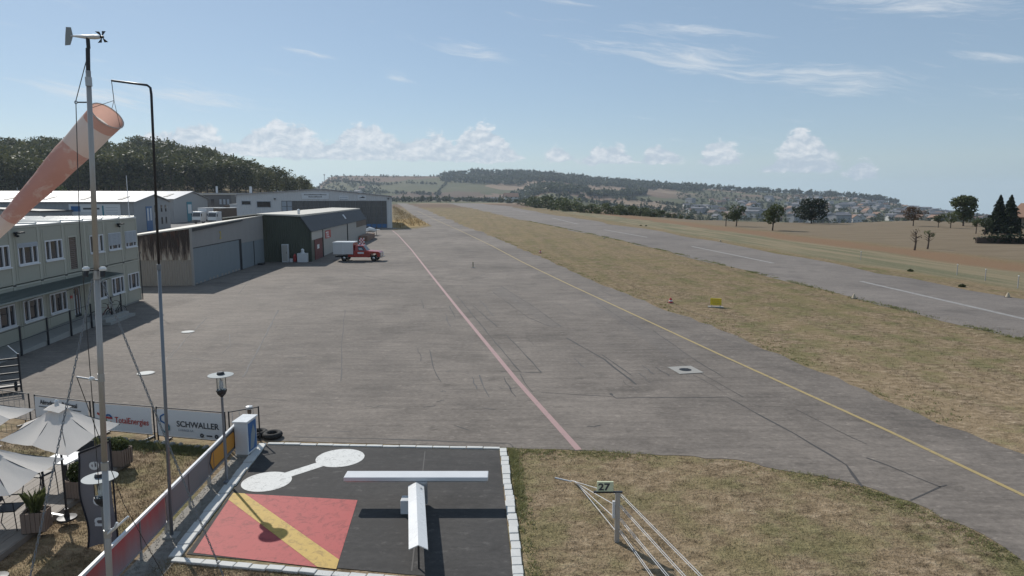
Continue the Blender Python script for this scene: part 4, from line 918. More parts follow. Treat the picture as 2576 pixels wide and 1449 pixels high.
# red and white chequered marker behind the pickup
CK = thing('chequered_marker', 'red and white chequered marker board behind the red pickup', 'marker', (-19.1, 86.0, 0.02), R(10))
MB().tube([(0, 0, 0), (0, 0, 1.7)], 0.04, 8).build('post', 'galvanised', CK); MB().box(-0.4, 0.4, -0.4, 0.4, 0.0, 0.08).build('foot', 'concrete', CK)
for i in range(4):
    for j in range(4): MB().box(-0.34 + i * 0.17, -0.17 + i * 0.17, -0.09, -0.05, 1.45 + j * 0.2, 1.65 + j * 0.2).build('chequer_panel', 'sign_red' if (i + j) % 2 else 'sign_white', CK)
# light aircraft peeping out behind the green hangar
PL = thing('light_aircraft', 'white light aircraft parked at the far end of the green hangar', 'aircraft', (-28.0, 130.0, 0.02), R(-12))
MB().tube([(-3.4, 0, 1.1), (-2.6, 0, 1.15), (-1.2, 0, 1.2), (0.6, 0, 1.25), (1.6, 0, 1.1), (2.1, 0, 1.05)], [0.06, 0.16, 0.4, 0.52, 0.4, 0.15], 12).build('fuselage', 'white_gloss', PL, smooth=True)
MB().prism([(-0.5, -4.6, 0.95), (0.75, -4.6, 0.95), (0.95, 4.6, 0.95), (-0.5, 4.6, 0.95)], (0, 0, 0.12)).build('wing', 'white_gloss', PL, bevel=0.03)
MB().prism([(-3.4, 0, 1.1), (-2.6, 0, 1.1), (-3.1, 0, 2.1), (-3.5, 0, 2.1)], (0, 0.08, 0)).build('fin', 'white_gloss', PL); MB().box(-3.4, -2.8, -1.4, 1.4, 1.25, 1.31).build('tailplane', 'white_gloss', PL)
MB().lathe([(0.42, 0), (0.36, 0.25), (0.12, 0.38)], 12, (0.3, 0, 1.55)).build('canopy', 'glass', PL, smooth=True)
for x, y in ((1.4, 0), (-0.2, -1.1), (-0.2, 1.1)): w = MB().torus((x, y, 0.2), (0, 1, 0), 0.13, 0.07, 14, 6).build('wheel', 'black_rubber', PL); MB().tube([(x, y, 0.2), (x, y * 0.9, 0.95)], 0.03, 6).build('strut', 'white_metal', w)
MB().box(2.08, 2.13, -0.06, 0.06, 0.2, 1.9).build('propeller', 'dark_metal', PL)
# ------------------------------------------------------------------ signal square
SQ = [(-7.38, 19.5), (-0.38, 19.12), (0.03, 12.15), (-6.80, 13.25)]            # TL TR BR BL of the asphalt
SG = sheet('signal_area', SQ, 0.012, 'signal_asphalt'); tag(SG, kind='structure')
def kerb_row(a, b_, w, l, mat, h=0.07, side=1):
    n = int(math.dist(a, b_) / l); d = Vector((b_[0] - a[0], b_[1] - a[1])).normalized(); nn = Vector((-d.y, d.x)) * side
    L0 = math.dist(a, b_) / n
    for i in range(n):
        g0, g1 = L0 * i + 0.006, L0 * (i + 1) - 0.006 - 0.012 * random.random()
        j = random.uniform(-0.015, 0.015); ww = w * random.uniform(0.92, 1.1)
        p0 = Vector(a) + d * g0 + nn * j; p1 = Vector(a) + d * g1 + nn * (j + random.uniform(-.01, .01))
        q = [p0, p1, p1 + nn * ww, p0 + nn * ww]
        MB().prism([(v.x, v.y, 0.0) for v in q], (0, 0, h * random.uniform(0.8, 1.2))).build('kerb_stone', mat, SG, bevel=0.012)
kerb_row((-0.36, 19.15), (0.05, 12.1), 0.21, 0.31, 'stone_white')
kerb_row((-0.36, 19.15), (-7.38, 19.53), 0.13, 0.5, 'stone_white', 0.045, -1)
kerb_row((-7.40, 19.6), (-6.86, 13.1), 0.24, 0.5, 'stone_white', 0.06, -1)
kerb_row((-6.95, 13.08), (0.25, 11.95), 0.17, 0.34, 'stone_white', 0.06, -1)
def disc(c, r, z, n=40): return [(c[0] + r * math.cos(2 * math.pi * i / n), c[1] + r * math.sin(2 * math.pi * i / n)) for i in range(n)]
D1, D2 = (-4.91, 18.5), (-6.43, 16.88)
sheet('painted_disc', disc(D1, 0.68, 0), 0.018, 'white_paint', SG); sheet('painted_disc', disc(D2, 0.63, 0), 0.018, 'white_paint', SG)
stripe('painted_bar', [lerp((*D1, 0), (*D2, 0), 0.27)[:2], lerp((*D1, 0), (*D2, 0), 0.74)[:2]], 0.36, 0.016, 'white_paint', SG)
RS = [(-7.02, 16.18), (-3.80, 15.78), (-3.52, 12.66), (-6.68, 13.30)]
sheet('red_panel', RS, 0.017, 'red_paint', SG)
yd = Vector((RS[2][0] - RS[0][0], RS[2][1] - RS[0][1])).normalized(); yn = Vector((-yd.y, yd.x)) * 0.24
a_, c_ = Vector(RS[0]), Vector(RS[2])
MBy = [(-7.02, 16.18), (-6.72, 16.145), (-3.555, 13.02), (-3.52, 12.66), (-3.92, 12.74), (-6.985, 15.80)]
sheet('yellow_diagonal', MBy, 0.022, 'yellow_paint', SG)
# landing T
LT = thing('landing_tee', 'raised white landing T on the dark signal square', 'landing marker', (-2.28, 14.9, 0.012), 0)
cbx = MB().box(-1.78, 1.70, 0.62, 1.02, 0.60, 0.70).build('cross_bar', 'white_metal', LT, bevel=0.015)
MB().box(-1.74, 1.66, 0.66, 0.98, 0.565, 0.60).build('cross_bar_frame', 'galvanised', cbx)
for sx in (0, 1):
    pts = [(-0.02, 0.52, 0.62), (-0.02 + (0.19 if sx else -0.19), 0.52, 0.53), (-0.02 + (0.19 if sx else -0.19) + 0.46, -2.42, 0.53), (0.44, -2.42, 0.62)]
    MB().prism(pts, (0, 0, -0.02)).build('stem_panel', 'white_gloss', LT)
MB().box(-0.02, 0.24, 0.55, 0.66, 0.05, 0.60).build('strut', 'galvanised', LT)
MB().box(-0.34, -0.06, 0.12, 0.42, 0.0, 0.34).build('drive_box', 'white_metal', LT, bevel=0.02)
MB().tube([(0.1, 0.3, 0.0), (0.1, 0.3, 0.58)], 0.05, 10).build('pivot_post', 'galvanised', LT)
MB().tube([(0.41, -2.2, 0.0), (0.41, -2.2, 0.55)], 0.02, 8).build('end_leg', 'dark_metal', LT)
stripe('asphalt_joint', [(-2.0, 12.6), (-2.55, 19.0)], 0.03, 0.0165, 'stain', SG)
# gravel strip beside it
gp = [(-7.65, 19.5), (-7.42, 19.5), (-6.9, 13.0), (-6.85, 11.0), (-7.6, 11.0), (-8.05, 19.3)]
GS = sheet('gravel_strip', gp, 0.008, 'pebble'); tag(GS, kind='structure')
n = 2600; xs = rng.uniform(-8.1, -6.8, n); ys = rng.uniform(11, 19.5, n); ok = inpoly(xs, ys, gp); xs, ys = xs[ok], ys[ok]
tet = np.array([[1, 0, 0], [-.5, .87, 0], [-.5, -.87, 0], [0, 0, .9]]); vs, fs = [], []
for i, (x, y) in enumerate(zip(xs, ys)):
    s = random.uniform(0.012, 0.038); a = random.random() * 6.28; ca, sa = math.cos(a), math.sin(a)
    q = tet * s; vs.append(np.stack([q[:, 0] * ca - q[:, 1] * sa + x, q[:, 0] * sa + q[:, 1] * ca + y, q[:, 2] + 0.008], 1)); fs.append(np.array([[0, 1, 3], [1, 2, 3], [2, 0, 3]]) + 4 * i)
tag(npmesh('gravel', np.vstack(vs), np.vstack(fs), 'pebble'), 'loose grey gravel along the foot of the banner barrier', 'gravel', kind='stuff')

# ------------------------------------------------------------------ sign 27 and its wire fence
SN = thing('runway_number_sign', 'small pale panel reading 27 on a grey post in dry grass', 'sign', (2.27, 13.78, 0), 0)
MB().box(-0.05, 0.05, -0.04, 0.04, 0, 1.13).build('post', 'galvanised', SN)
MB().box(-0.52, 0.10, -0.03, 0.03, 1.12, 1.15).build('arm', 'dark_metal', SN)
pn_ = MB().box(-0.45, -0.10, -0.02, 0.02, 1.155, 1.37).build('panel', 'sign_green27', SN)
text('27', 0.215, 'sign_dark', SN, (-0.425, -0.024, 1.185), (math.pi / 2, 0, 0), bold=0.006, sx=1.15)
MB().box(-0.11, -0.06, -0.03, 0.03, 0.55, 0.93).build('tensioner', 'white_metal', SN)
WF = thing('wire_fence', 'low fence of four paired wires running past the 27 sign', 'fence', (0, 0, 0))
P27 = Vector((2.27, 13.74, 0)); ANC = Vector((1.56, 16.9, 0.0))
for i, z in enumerate((1.10, 0.84, 0.55, 0.28)):
    e = [(3.22, 10.76, 1.0), (3.05, 11.18, 0.75), (2.86, 11.6, 0.5), (2.67, 12.02, 0.25)][i]
    s0 = P27 + Vector((0.05, 0, z)); d = (Vector(e) - s0); e2 = s0 + d * 1.75
    for k in (-0.012, 0.012): MB().tube([s0 + Vector((k, 0, k)), e2 + Vector((k, 0, k))], 0.006, 5).build('wire', 'white_metal', WF)
    MB().tube([P27 + Vector((-0.05, 0.03, z)), ANC + Vector((0.03 * i, -0.04 * i, 0.03 + 0.012 * i))], 0.008, 5).build('stay_wire', 'white_metal', WF)
MB().tube([ANC, ANC + Vector((-0.42, 0.2, 0.02))], 0.02, 6).build('anchor_bar', 'white_metal', WF)
ep = P27 + Vector((1.67, -5.3, 0)); MB().box(ep.x - .05, ep.x + .05, ep.y - .05, ep.y + .05, 0, 1.12).build('end_post', 'galvanised', WF)

# ------------------------------------------------------------------ lamps
def lamp(label, loc):
    L = thing('garden_lamp', label, 'lamp', loc, 0, 'disc-topped lamps')
    MB().tube([(0, 0, 0), (0, 0, 2.38)], [0.036, 0.03], 10).build('pole', 'steel_post', L)
    MB().lathe([(0.09, 0), (0.09, 0.03), (0.05, 0.06)], 12).build('base_plate', 'steel_post', L)
    MB().lathe([(0.03, 2.30), (0.10, 2.38), (0.13, 2.46), (0.13, 2.50)], 14).build('cup', 'dark_metal', L)
    gl = MB().lathe([(0.115, 2.50), (0.115, 2.86)], 16, caps=False).build('glass', 'lamp_glass', L, smooth=True)
    MB().lathe([(0.04, 2.52), (0.05, 2.62), (0.03, 2.76)], 10).build('bulb', 'sign_white', gl)
    for k in range(3): a = 2.1 * k; MB().tube([(0.12 * math.cos(a), 0.12 * math.sin(a), 2.48), (0.12 * math.cos(a), 0.12 * math.sin(a), 2.88)], 0.008, 5).build('rod', 'dark_metal', gl)
    MB().lathe([(0.08, 2.86), (0.31, 2.872), (0.312, 2.884), (0.12, 2.893), (0.10, 2.898)], 36).build('disc_shade', 'lamp_disc', L); MB().lathe([(0.095, 2.9), (0.09, 2.94), (0.06, 2.965)], 16).build('cap', 'dark_metal', L)
    return L
lamp('grey lamp with a flat disc shade between the barrier and the dumbbell marking', (-7.46, 16.85, 0.008))
lamp('grey disc lamp standing in front of the tall flag, near the mast', (-7.13, 11.15, 0)).scale = (0.9, 0.9, 0.9)

# ------------------------------------------------------------------ banner fence
def banner_barrier(label, a, b_, mat='sign_white', h=1.05):
    d = math.dist(a, b_); T = thing('banner_barrier', label, 'barrier', (*a, 0.02), math.atan2(b_[1] - a[1], b_[0] - a[0]), 'barrier panels along the apron')
    for x in (0.0, d): MB().tube([(x, 0, 0), (x, 0, h + 0.03)], 0.022, 8).build('post', 'dark_metal', T)
    for z in (0.16, h): MB().tube([(0, 0, z), (d, 0, z)], 0.016, 6).build('rail', 'dark_metal', T)
    for x in (0.25, d - 0.25): MB().box(x - 0.03, x + 0.03, -0.28, 0.28, 0.0, 0.035).tube([(x, 0, 0.03), (x, 0, 0.16)], 0.016, 6).build('foot', 'dark_metal', T)
    if mat:
        # cloth banner, slightly bellied
        mb = MB(); nx_ = 16; nz_ = 4
        for i in range(nx_ + 1):
            for j in range(nz_ + 1):
                x = 0.04 + (d - 0.08) * i / nx_; z = 0.19 + (h - 0.22) * j / nz_
                mb.v.append((x, -0.03 - 0.012 * math.sin(math.pi * j / nz_) - 0.004 * math.sin(i * 1.7), z))
        for i in range(nx_):
            for j in range(nz_): k = i * (nz_ + 1) + j; mb.f.append((k, k + nz_ + 1, k + nz_ + 2, k + 1))
        mb.build('banner', mat, T, smooth=True)
    return T, d
B1, w1 = banner_barrier('barrier with white TotalEnergies banner', (-13.05, 20.42), (-10.95, 19.93)); 
B2, w2 = banner_barrier('barrier with white Schwaller garage banner', (-10.82, 19.88), (-8.52, 19.36))
B3_, w3 = banner_barrier('barrier with grey Aérodrome Régional banner behind the parasol', (-15.42, 21.16), (-13.2, 20.46))
B4, w4 = banner_barrier('bare barrier frame at the left end of the banner row', (-17.9, 22.05), (-15.7, 21.28), None)
for i in range(9): MB().tube([(0.25 * (i + .5), 0, 0.16), (0.25 * (i + .5), 0, 1.05)], 0.007, 5).build('bar', 'galvanised', B4)
B5, w5 = banner_barrier('short bare barrier frame between the white cabinet and the Schwaller banner', (-8.42, 19.4), (-7.72, 19.9), None)
for i in range(4): MB().tube([(0.2 * (i + .5), 0, 0.16), (0.2 * (i + .5), 0, 1.05)], 0.01, 5).build('bar', 'galvanised', B5)
FR = (math.pi / 2, 0, 0)
text('Aérodrome Régional', 0.20, 'sign_dark', B3_, (0.28, -0.052, 0.80), FR, bold=0.004, sx=0.92)
for k, (x0, x1, z) in enumerate([(0.22, 2.0, 0.70), (0.5, 1.7, 0.60)]): MB().box(x0, x1, -0.056, -0.052, z, z + 0.025).build('small_print', 'sign_dark', B3_)
text('TotalEnergies', 0.27, 'sign_red', B1, (0.78, -0.052, 0.46), FR, sx=0.83, bold=0.002)
def arc(parent, cx, cz, r, a0, a1, w, mat, name='emblem_arc', y=-0.056):
    n = 14; mb = MB()
    for i in range(n):
        p = []
        for (a, rr_) in ((a0 + (a1 - a0) * i / n, r - w), (a0 + (a1 - a0) * (i + 1) / n, r - w), (a0 + (a1 - a0) * (i + 1) / n, r + w), (a0 + (a1 - a0) * i / n, r + w)): p.append((cx + rr_ * math.cos(R(a)), y, cz + rr_ * math.sin(R(a))))
        mb.prism(p, (0, -0.002, 0))
    return mb.build(name, mat, parent)
arc(B1, 0.56, 0.57, 0.12, 0, 150, 0.028, 'sign_blue'); arc(B1, 0.56, 0.57, 0.12, 180, 250, 0.028, 'sign_green'); arc(B1, 0.56, 0.57, 0.12, 250, 320, 0.028, 'sign_orange'); arc(B1, 0.40, 0.57, 0.08, 170, 240, 0.024, 'sign_teal')
MB().prism([(0.14, -0.056, 0.69), (0.16, -0.056, 0.75), (0.42, -0.056, 0.64), (0.70, -0.056, 0.62), (0.70, -0.056, 0.565), (0.40, -0.056, 0.575)], (0, -0.004, 0)).build('emblem_bar', 'sign_red', B1)
text('SCHWALLER', 0.255, 'sign_dark', B2, (0.72, -0.052, 0.52), FR, bold=0.003, sx=1.0)
text('GARAGE SA', 0.10, 'shutter', B2, (0.76, -0.052, 0.38), FR)
for x in (1.58, 2.08): arc(B2, x, 0.30, 0.045, 0, 360, 0.02, 'sign_dark', 'badge')
MB().box(1.74, 1.93, -0.056, -0.052, 0.28, 0.32).build('badge', 'sign_dark', B2)
S_ = [(0.42, 0.80), (0.30, 0.87), (0.17, 0.79), (0.17, 0.66), (0.45, 0.53), (0.45, 0.40), (0.31, 0.31), (0.19, 0.37)]
for i, (p, q) in enumerate(zip(S_[:-1], S_[1:])):
    d = Vector((q[0] - p[0], q[1] - p[1])).normalized(); nn = Vector((-d.y, d.x)) * 0.024
    MB().prism([(p[0] + nn.x, -0.056, p[1] + nn.y), (q[0] + nn.x, -0.056, q[1] + nn.y), (q[0] - nn.x, -0.056, q[1] - nn.y), (p[0] - nn.x, -0.056, p[1] - nn.y)], (0, -0.003 - 0.0004 * i, 0)).build('emblem_stroke', 'sign_blue' if i < 4 else 'sign_teal', B2)
# kerb of sods and stones under the banners
for i in range(16):
    x = -13.0 + i * 0.28; y = 20.2 - (x + 13.0) * 0.235 - 0.05
    o = MB().lathe([(0.10, 0), (0.12, 0.05), (0.08, 0.10), (0.02, 0.12)], 7).build('field_stone', 'concrete', None, loc=(x, y, 0.0), rz=random.random() * 6); o.scale = (random.uniform(.6, 1.2), random.uniform(.5, .9), random.uniform(.5, 1.1))
    tag(o, 'small grey stone in the row under the banners', 'stone', 'stones under the banners')

# ------------------------------------------------------------------ diagonal barrier between lawn and signal square
base0, base1 = Vector((-8.02, 19.2)), Vector((-7.36, 9.4)); dB = (base1 - base0); LB_ = dB.length; rzB = math.atan2(dB.y, dB.x)
pieces = [('grey banner barrier with a yellow arrow', 0.0, 2.5, 'faded_grey'), ('faded pinkish banner barrier in the middle of the row', 2.52, 5.0, 'faded_grey'), ('faded red banner barrier next to the windsock pole', 5.02, 7.4, 'faded_red'), ('faded red banner barrier nearest the camera', 7.42, 9.7, 'faded_red')]
for lab, s0, s1, mt in pieces:
    p0 = base0 + dB.normalized() * s0; T = thing('barrier_panel', lab, 'barrier', (p0.x, p0.y, 0.0), rzB, 'barrier panels beside the signal square'); d = s1 - s0
    # local +x towards the camera, local +y is the square's side
    MB().box(0, d, -0.03, 0.03, 0.86, 0.92).build('top_rail', 'white_metal', T)
    MB().box(0, d, -0.02, 0.02, 0.22, 0.25).build('bottom_rail', 'galvanised', T)
    for x in (0.05, d / 2, d - 0.05): MB().box(x - 0.025, x + 0.025, -0.02, 0.02, 0.0, 0.22).build('leg', 'galvanised', T)
    pnl = MB().box(0.02, d - 0.02, -0.012, 0.012, 0.25, 0.86).build('panel', mt, T)
    MB().box(d * .5 - 0.02, d * .5 + 0.02, 0.012, 0.03, 0.25, 0.86).build('batten', 'faded_grey', pnl)
    if 'arrow' in lab:
        MB().prism([(0.62, 0.014, 0.30), (2.30, 0.014, 0.30), (2.47, 0.014, 0.56), (2.30, 0.014, 0.80), (0.62, 0.014, 0.80), (0.42, 0.014, 0.56)], (0, 0.006, 0)).build('arrow', 'sign_dark', pnl)
        MB().prism([(0.66, 0.021, 0.33), (2.27, 0.021, 0.33), (2.42, 0.021, 0.56), (2.27, 0.021, 0.77), (0.66, 0.021, 0.77), (0.48, 0.021, 0.56)], (0, 0.006, 0)).build('arrow_face', 'sign_orange', pnl)
        MB().box(2.18, 2.22, 0.028, 0.031, 0.33, 0.77).build('arrow_bar', 'terracotta', pnl)

# ------------------------------------------------------------------ white cabinet with tyres
CBN = thing('service_cabinet', 'white service cabinet with sloping lid at the corner of the signal square', 'cabinet', (-7.72, 18.86, 0.0), R(-4))
MB().prism([(-0.19, -0.30, 0.08), (0.19, -0.30, 0.08), (0.19, 0.30, 0.08), (-0.19, 0.30, 0.08)], (0, 0, 0.95)).build('body', 'white_metal', CBN, bevel=0.012)
MB().box(-0.225, 0.225, -0.35, 0.35, 1.031, 1.075).build('lid', 'white_gloss', CBN, bevel=0.01); MB().box(-0.17, 0.17, -0.28, 0.28, 0, 0.08).build('plinth', 'concrete', CBN)
dp = MB().box(0.191, 0.203, -0.24, 0.24, 0.15, 0.98).build('door', 'sign_blue', CBN)
MB().prism([(0.204, -0.18, 0.2), (0.204, 0.02, 0.2), (0.204, 0.18, 0.6), (0.204, 0.05, 0.9), (0.204, -0.1, 0.62)], (0.004, 0, 0)).build('logo', 'lamp_disc', dp)
for x, y, lab in ((-7.42, 20.15, 'black tyre lying flat with pale centre, right of the two'), (-7.93, 20.3, 'black tyre lying flat closest to the white cabinet')):
    T = thing('tyre', lab, 'tyre', (x, y, 0.02), random.random()); MB().torus((0, 0, 0.09), (0, 0, 1), 0.22, 0.085, 26, 10).build('rubber', 'black_rubber', T, smooth=True)
    MB().lathe([(0.15, 0.02), (0.15, 0.06), (0.03, 0.08)], 16).build('filling', 'concrete', T)
BL = thing('bollard_light', 'short bollard with a white cap behind the white cabinet', 'bollard', (-8.02, 19.95, 0.02)); MB().lathe([(0.05, 0), (0.05, 0.85), (0.06, 0.86), (0.06, 0.98)], 12).build('stem', 'brown_panel', BL); MB().lathe([(0.1, 0.98), (0.1, 1.06), (0.03, 1.08)], 14).build('cap', 'white_metal', BL)
# drain and covers on the apron
DR = thing('drain_cover', 'square pale concrete drain with dark round grate on the apron', 'drain', (7.47, 28.4, 0.02), R(12))
MB().box(-0.55, 0.55, -0.6, 0.6, 0, 0.012).build('frame', 'concrete', DR); MB().lathe([(0.26, 0.012), (0.26, 0.018)], 24).build('grate', 'black_plastic', DR)
for i in range(5): MB().box(-0.2, 0.2, -0.17 + i * 0.08, -0.14 + i * 0.08, 0.019, 0.024).build('grate_bar', 'dark_metal', DR)
for lab, x, y in (('white round manhole cover nearest the office steps', -17.92, 36.7), ('white round manhole cover nearest the banner fence', -15.49, 27.85)):
    T = thing('manhole_cover', lab, 'manhole', (x, y, 0.02)); MB().lathe([(0.36, 0), (0.36, 0.010)], 28).build('rim', 'concrete', T); MB().lathe([(0.32, 0.010), (0.32, 0.018), (0.28, 0.022)], 28).build('lid', 'stone_white', T)

# ------------------------------------------------------------------ mast with wind monitor
MS = thing('wind_mast', 'tall metal mast carrying the wind vane at far left', 'mast', (-6.28, 9.75, 0))
tp = Vector((0.366, 0.0, 9.15))
ml = lambda z: 0.04 * z
MB().tube([(0, 0, 0), (ml(3.4), 0, 3.4)], [0.046, 0.044], 14).build('lower_tube', 'mast_metal', MS, smooth=True); MB().tube([(ml(3.38), 0, 3.38), (ml(6.3), 0, 6.3)], [0.041, 0.039], 14).build('middle_tube', 'mast_metal', MS, smooth=True)
MB().tube([(ml(6.28), 0, 6.28), tuple(tp)], [0.036, 0.033], 14).build('upper_tube', 'mast_metal', MS, smooth=True)
for z, rr_ in ((3.38, 0.052), (6.28, 0.048), (9.0, 0.043), (4.75, 0.046), (2.3, 0.053)): MB().lathe([(rr_, -0.06), (rr_, 0.06)], 14, (tp.x * z / 9.15, tp.y * z / 9.15, z)).build('collar', 'galvanised', MS)
MB().tube([tp, tp + Vector((0.02, 0, 0.30))], 0.028, 10).build('sensor_tube', 'dark_metal', MS)
WV = thing('wind_monitor', 'propeller wind vane on top of the metal mast', 'wind vane', MS.location + tp + Vector((0.03, 0, 0.30)), R(-4))
MB().tube([(0, 0, 0), (0, 0, 0.14)], 0.026, 10).build('stem', 'dark_metal', WV)
MB().tube([(-0.24, 0, 0.17), (-0.05, 0, 0.155), (0.1, 0, 0.15), (0.17, 0, 0.148), (0.2, 0, 0.148)], [0.010, 0.026, 0.032, 0.026, 0.014], 10).build('body', 'white_metal', WV, smooth=True)
MB().prism([(-0.215, 0, 0.17), (-0.235, 0, 0.285), (-0.305, 0, 0.29), (-0.325, 0, 0.17), (-0.34, 0, 0.045), (-0.265, 0, 0.05)], (0, 0.008, 0)).build('tail_fin', 'lamp_disc', WV)
pr = MB().lathe([(0.02, 0), (0.015, 0.04)], 8).build('hub', 'black_plastic', WV); pr.matrix_local = Matrix.Translation((0.19, 0, 0.148)) @ Matrix.Rotation(math.pi / 2, 4, 'Y')
for k in range(4):
    a = R(60 + 90 * k); u = Vector((0.0, math.cos(a), math.sin(a))); 
    MB().prism([tuple(Vector((0.205, 0, 0.148)) + u * 0.012), tuple(Vector((0.21, 0, 0.148)) + u * 0.10 + Vector((0.022, 0, 0)).cross(u) * 0 + Vector((0.02, 0, 0))), tuple(Vector((0.195, 0, 0.148)) + u * 0.105 + Vector((-0.02, 0, 0)))], (0.004, 0.002, 0.002)).build('blade', 'black_plastic', WV)
for z, s in ((6.35, 1), (6.35, -1)):
    o = Vector((ml(z) + s * 0.12, -0.05, z)); c_ = MB().lathe([(0.045, 0), (0.05, 0.03), (0.03, 0.055)], 12, tuple(o)).build('floodlight_cap', 'white_gloss', MS); MB().tube([o + Vector((-s * 0.12, 0.05, 0)), o], 0.012, 6).tube([o, o + Vector((0.0, -0.02, -0.09))], [0.035, 0.03], 10).build('lamp_head', 'dark_metal', c_)
o = Vector((ml(4.7) - 0.13, -0.02, 4.72)); MB().lathe([(0.04, 0), (0.045, 0.03), (0.02, 0.05)], 12, tuple(o)).build('bracket_cap', 'white_gloss', MS); MB().tube([(ml(4.7), 0.0, 4.70), (ml(4.7) - 0.36, 0.0, 4.76)], 0.014, 6).build('bracket_arm', 'galvanised', MS)
MB().tube([(ml(8.72), 0.0, 8.72), (ml(8.72) - 0.17, 0.0, 8.72)], 0.010, 6).torus((ml(8.72) - 0.19, 0.0, 8.72), (0, 1, 0), 0.02, 0.005, 12, 5).build('halyard_bracket', 'dark_metal', MS)
MB().tube([tuple(tp + Vector((-0.02, 0, 0.12))), (ml(8.72) - 0.19, 0.0, 8.74), (ml(7) - 0.22, 0.0, 7.0), (ml(5.2) - 0.17, 0.0, 5.2), (ml(3) - 0.10, 0.0, 3.0)], 0.006, 5).build('halyard', 'dark_metal', MS)
MB().tube([(0.10, -0.03, 2.3), (0.24, -0.05, 2.42), (0.28, -0.05, 2.5)], 0.02, 8).build('crank_arm', 'white_metal', MS)
MB().tube([(0.12, 0.0, 2.3), (0.40, 0.05, 2.55)], 0.018, 8).build('lever', 'white_gloss', MS)
def chain(label, a, b_, sag, r=0.009, link=0.055, name='guy_chain'):
    a, b_ = Vector(a), Vector(b_); n = int((b_ - a).length / link); pts = [a.lerp(b_, i / n) + Vector((0, 0, -sag * 4 * (i / n) * (1 - i / n))) for i in range(n + 1)]
    mb = MB()
    for i in range(n):
        p, q = pts[i], pts[i + 1]; d = (q - p).normalized(); s = d.cross(Vector((0, 1, 0.2))).normalized()
        if i % 2: s = s.cross(d).normalized()
        e = d * link * 0.22
        mb.tube([p - e, p + s * r * 1.4 + e, q + s * r * 1.4 - e, q + e], r * 0.62, 5, False); mb.tube([p - e, p - s * r * 1.4 + e, q - s * r * 1.4 - e, q + e], r * 0.62, 5, False)
    return tag(mb.build(name, 'steel_post'), label, 'chain')
mx, my = MS.location.x, MS.location.y
chain('steel guy chain running from the mast down past the parasols', (mx + ml(6.22) - 0.06, my, 6.22), (-6.9, 8.0, 0.0), 0.06)
chain('steel guy chain from the mast over the banner barrier towards the red panel', (mx + ml(6.22) + 0.06, my, 6.22), (-4.15, 10.1, 0.02), 0.06)
gw = thing('guy_wire', 'thin dark guy wire hanging left of the mast', 'wire', (0, 0, 0)); MB().tube([(mx - 0.17, my, 4.76), (mx - 0.35, my + 1.2, 2.2), (mx - 0.5, my + 2.6, 0.0)], 0.006, 5).build('wire', 'dark_metal', gw)

# ------------------------------------------------------------------ windsock
WP = thing('windsock_pole', 'slim grey pole with a bent arm that carries the windsock', 'pole', (-7.48, 14.0, 0))
MB().tube([(0, 0, 0), (0.13, 0, 6.0)], [0.036, 0.033], 12).build('lower_pole', 'steel_post', WP, smooth=True)
MB().tube([(0.13, 0, 5.95), (0.22, 0, 9.45), (0.21, 0, 9.58), (0.15, 0, 9.63), (-0.56, 0, 9.72)], [0.026, 0.025, 0.024, 0.023, 0.021], 10).build('arm', 'dark_metal', WP, smooth=True)
MB().box(-0.14, 0.14, -0.14, 0.14, 0.0, 0.05).build('base_plate', 'concrete', WP)
MB().lathe([(0.042, 5.9), (0.042, 6.02)], 12, (0.13, 0, 0)).build('joint', 'steel_post', WP)
M0 = Vector((-8.18, 14.0, 9.03)); T0 = Vector((-10.45, 13.35, 6.45)); ax = (T0 - M0).normalized(); Ls = (T0 - M0).length
# the mouth is turned a little towards the camera
u_ = ax.cross(Vector((0, 1, 0))).normalized(); v_ = ax.cross(u_).normalized()
WSK = thing('windsock', 'faded orange and white windsock drooping from its pole', 'windsock', tuple(M0))
tilt = Vector((0.55, -0.42, 0.35)).normalized()
secs = [('orange_band', 0.0, 0.07, 'sock_orange'), ('white_band', 0.07, 0.26, 'sock_white'), ('salmon_band', 0.26, 0.80, 'sock_salmon'), ('white_tail_band', 0.80, 0.96, 'sock_white'), ('red_tail_band', 0.96, 1.06, 'sock_red')]
def ring(f, n=26):
    c = ax * Ls * f + Vector((0, 0, -0.10 * f * (1 - f) * 4 * 0)); r = 0.325 * (1 - 0.52 * min(1, f)); pts = []
    # tilt of the mouth hoop fades out along the sock
    k = max(0, 1 - f * 5)
    nrm = (ax * -(1 - 0.55 * k) + tilt * 0.55 * k).normalized(); uu = nrm.cross(Vector((0, 0, 1))).normalized(); ww = uu.cross(nrm)
    fl = 1 - 0.34 * max(0, min(1, (f - 0.35) / 0.65)) + 0.0
    for i in range(n):
        a = 2 * math.pi * i / n; rr_ = r * (1 + 0.03 * math.sin(5 * a + f * 21) * min(1, f * 3) + 0.02 * math.sin(9 * a - f * 33) * f)
        pts.append(tuple(c + uu * math.cos(a) * rr_ + ww * math.sin(a) * rr_ * fl))
    return pts
for nm, f0, f1, mt in secs:
    mb = MB(); st_ = max(2, int((f1 - f0) * 40))
    for i in range(st_ + 1): mb.v += ring(f0 + (f1 - f0) * i / st_)
    for i in range(st_):
        for k in range(26): j = (k + 1) % 26; mb.f.append((i * 26 + k, i * 26 + j, (i + 1) * 26 + j, (i + 1) * 26 + k))
    mb.build(nm, mt, WSK, smooth=True)
# salmon quarter panels next to the mouth
hp = ring(0.0); MB().tube([Vector(p) for p in hp] + [Vector(hp[0])], 0.014, 6).build('hoop', 'sock_white', WSK)
rope = MB()
knot = Vector((-0.56, 0, 9.72)) + Vector(WP.location) - M0
mid = Vector((0.16, 0, 0.30))
rope.tube([knot, mid], 0.007, 5)
for k in (2, 10, 18): rope.tube([mid, hp[k]], 0.005, 4)
rope.build('bridle', 'dark_metal', WSK)

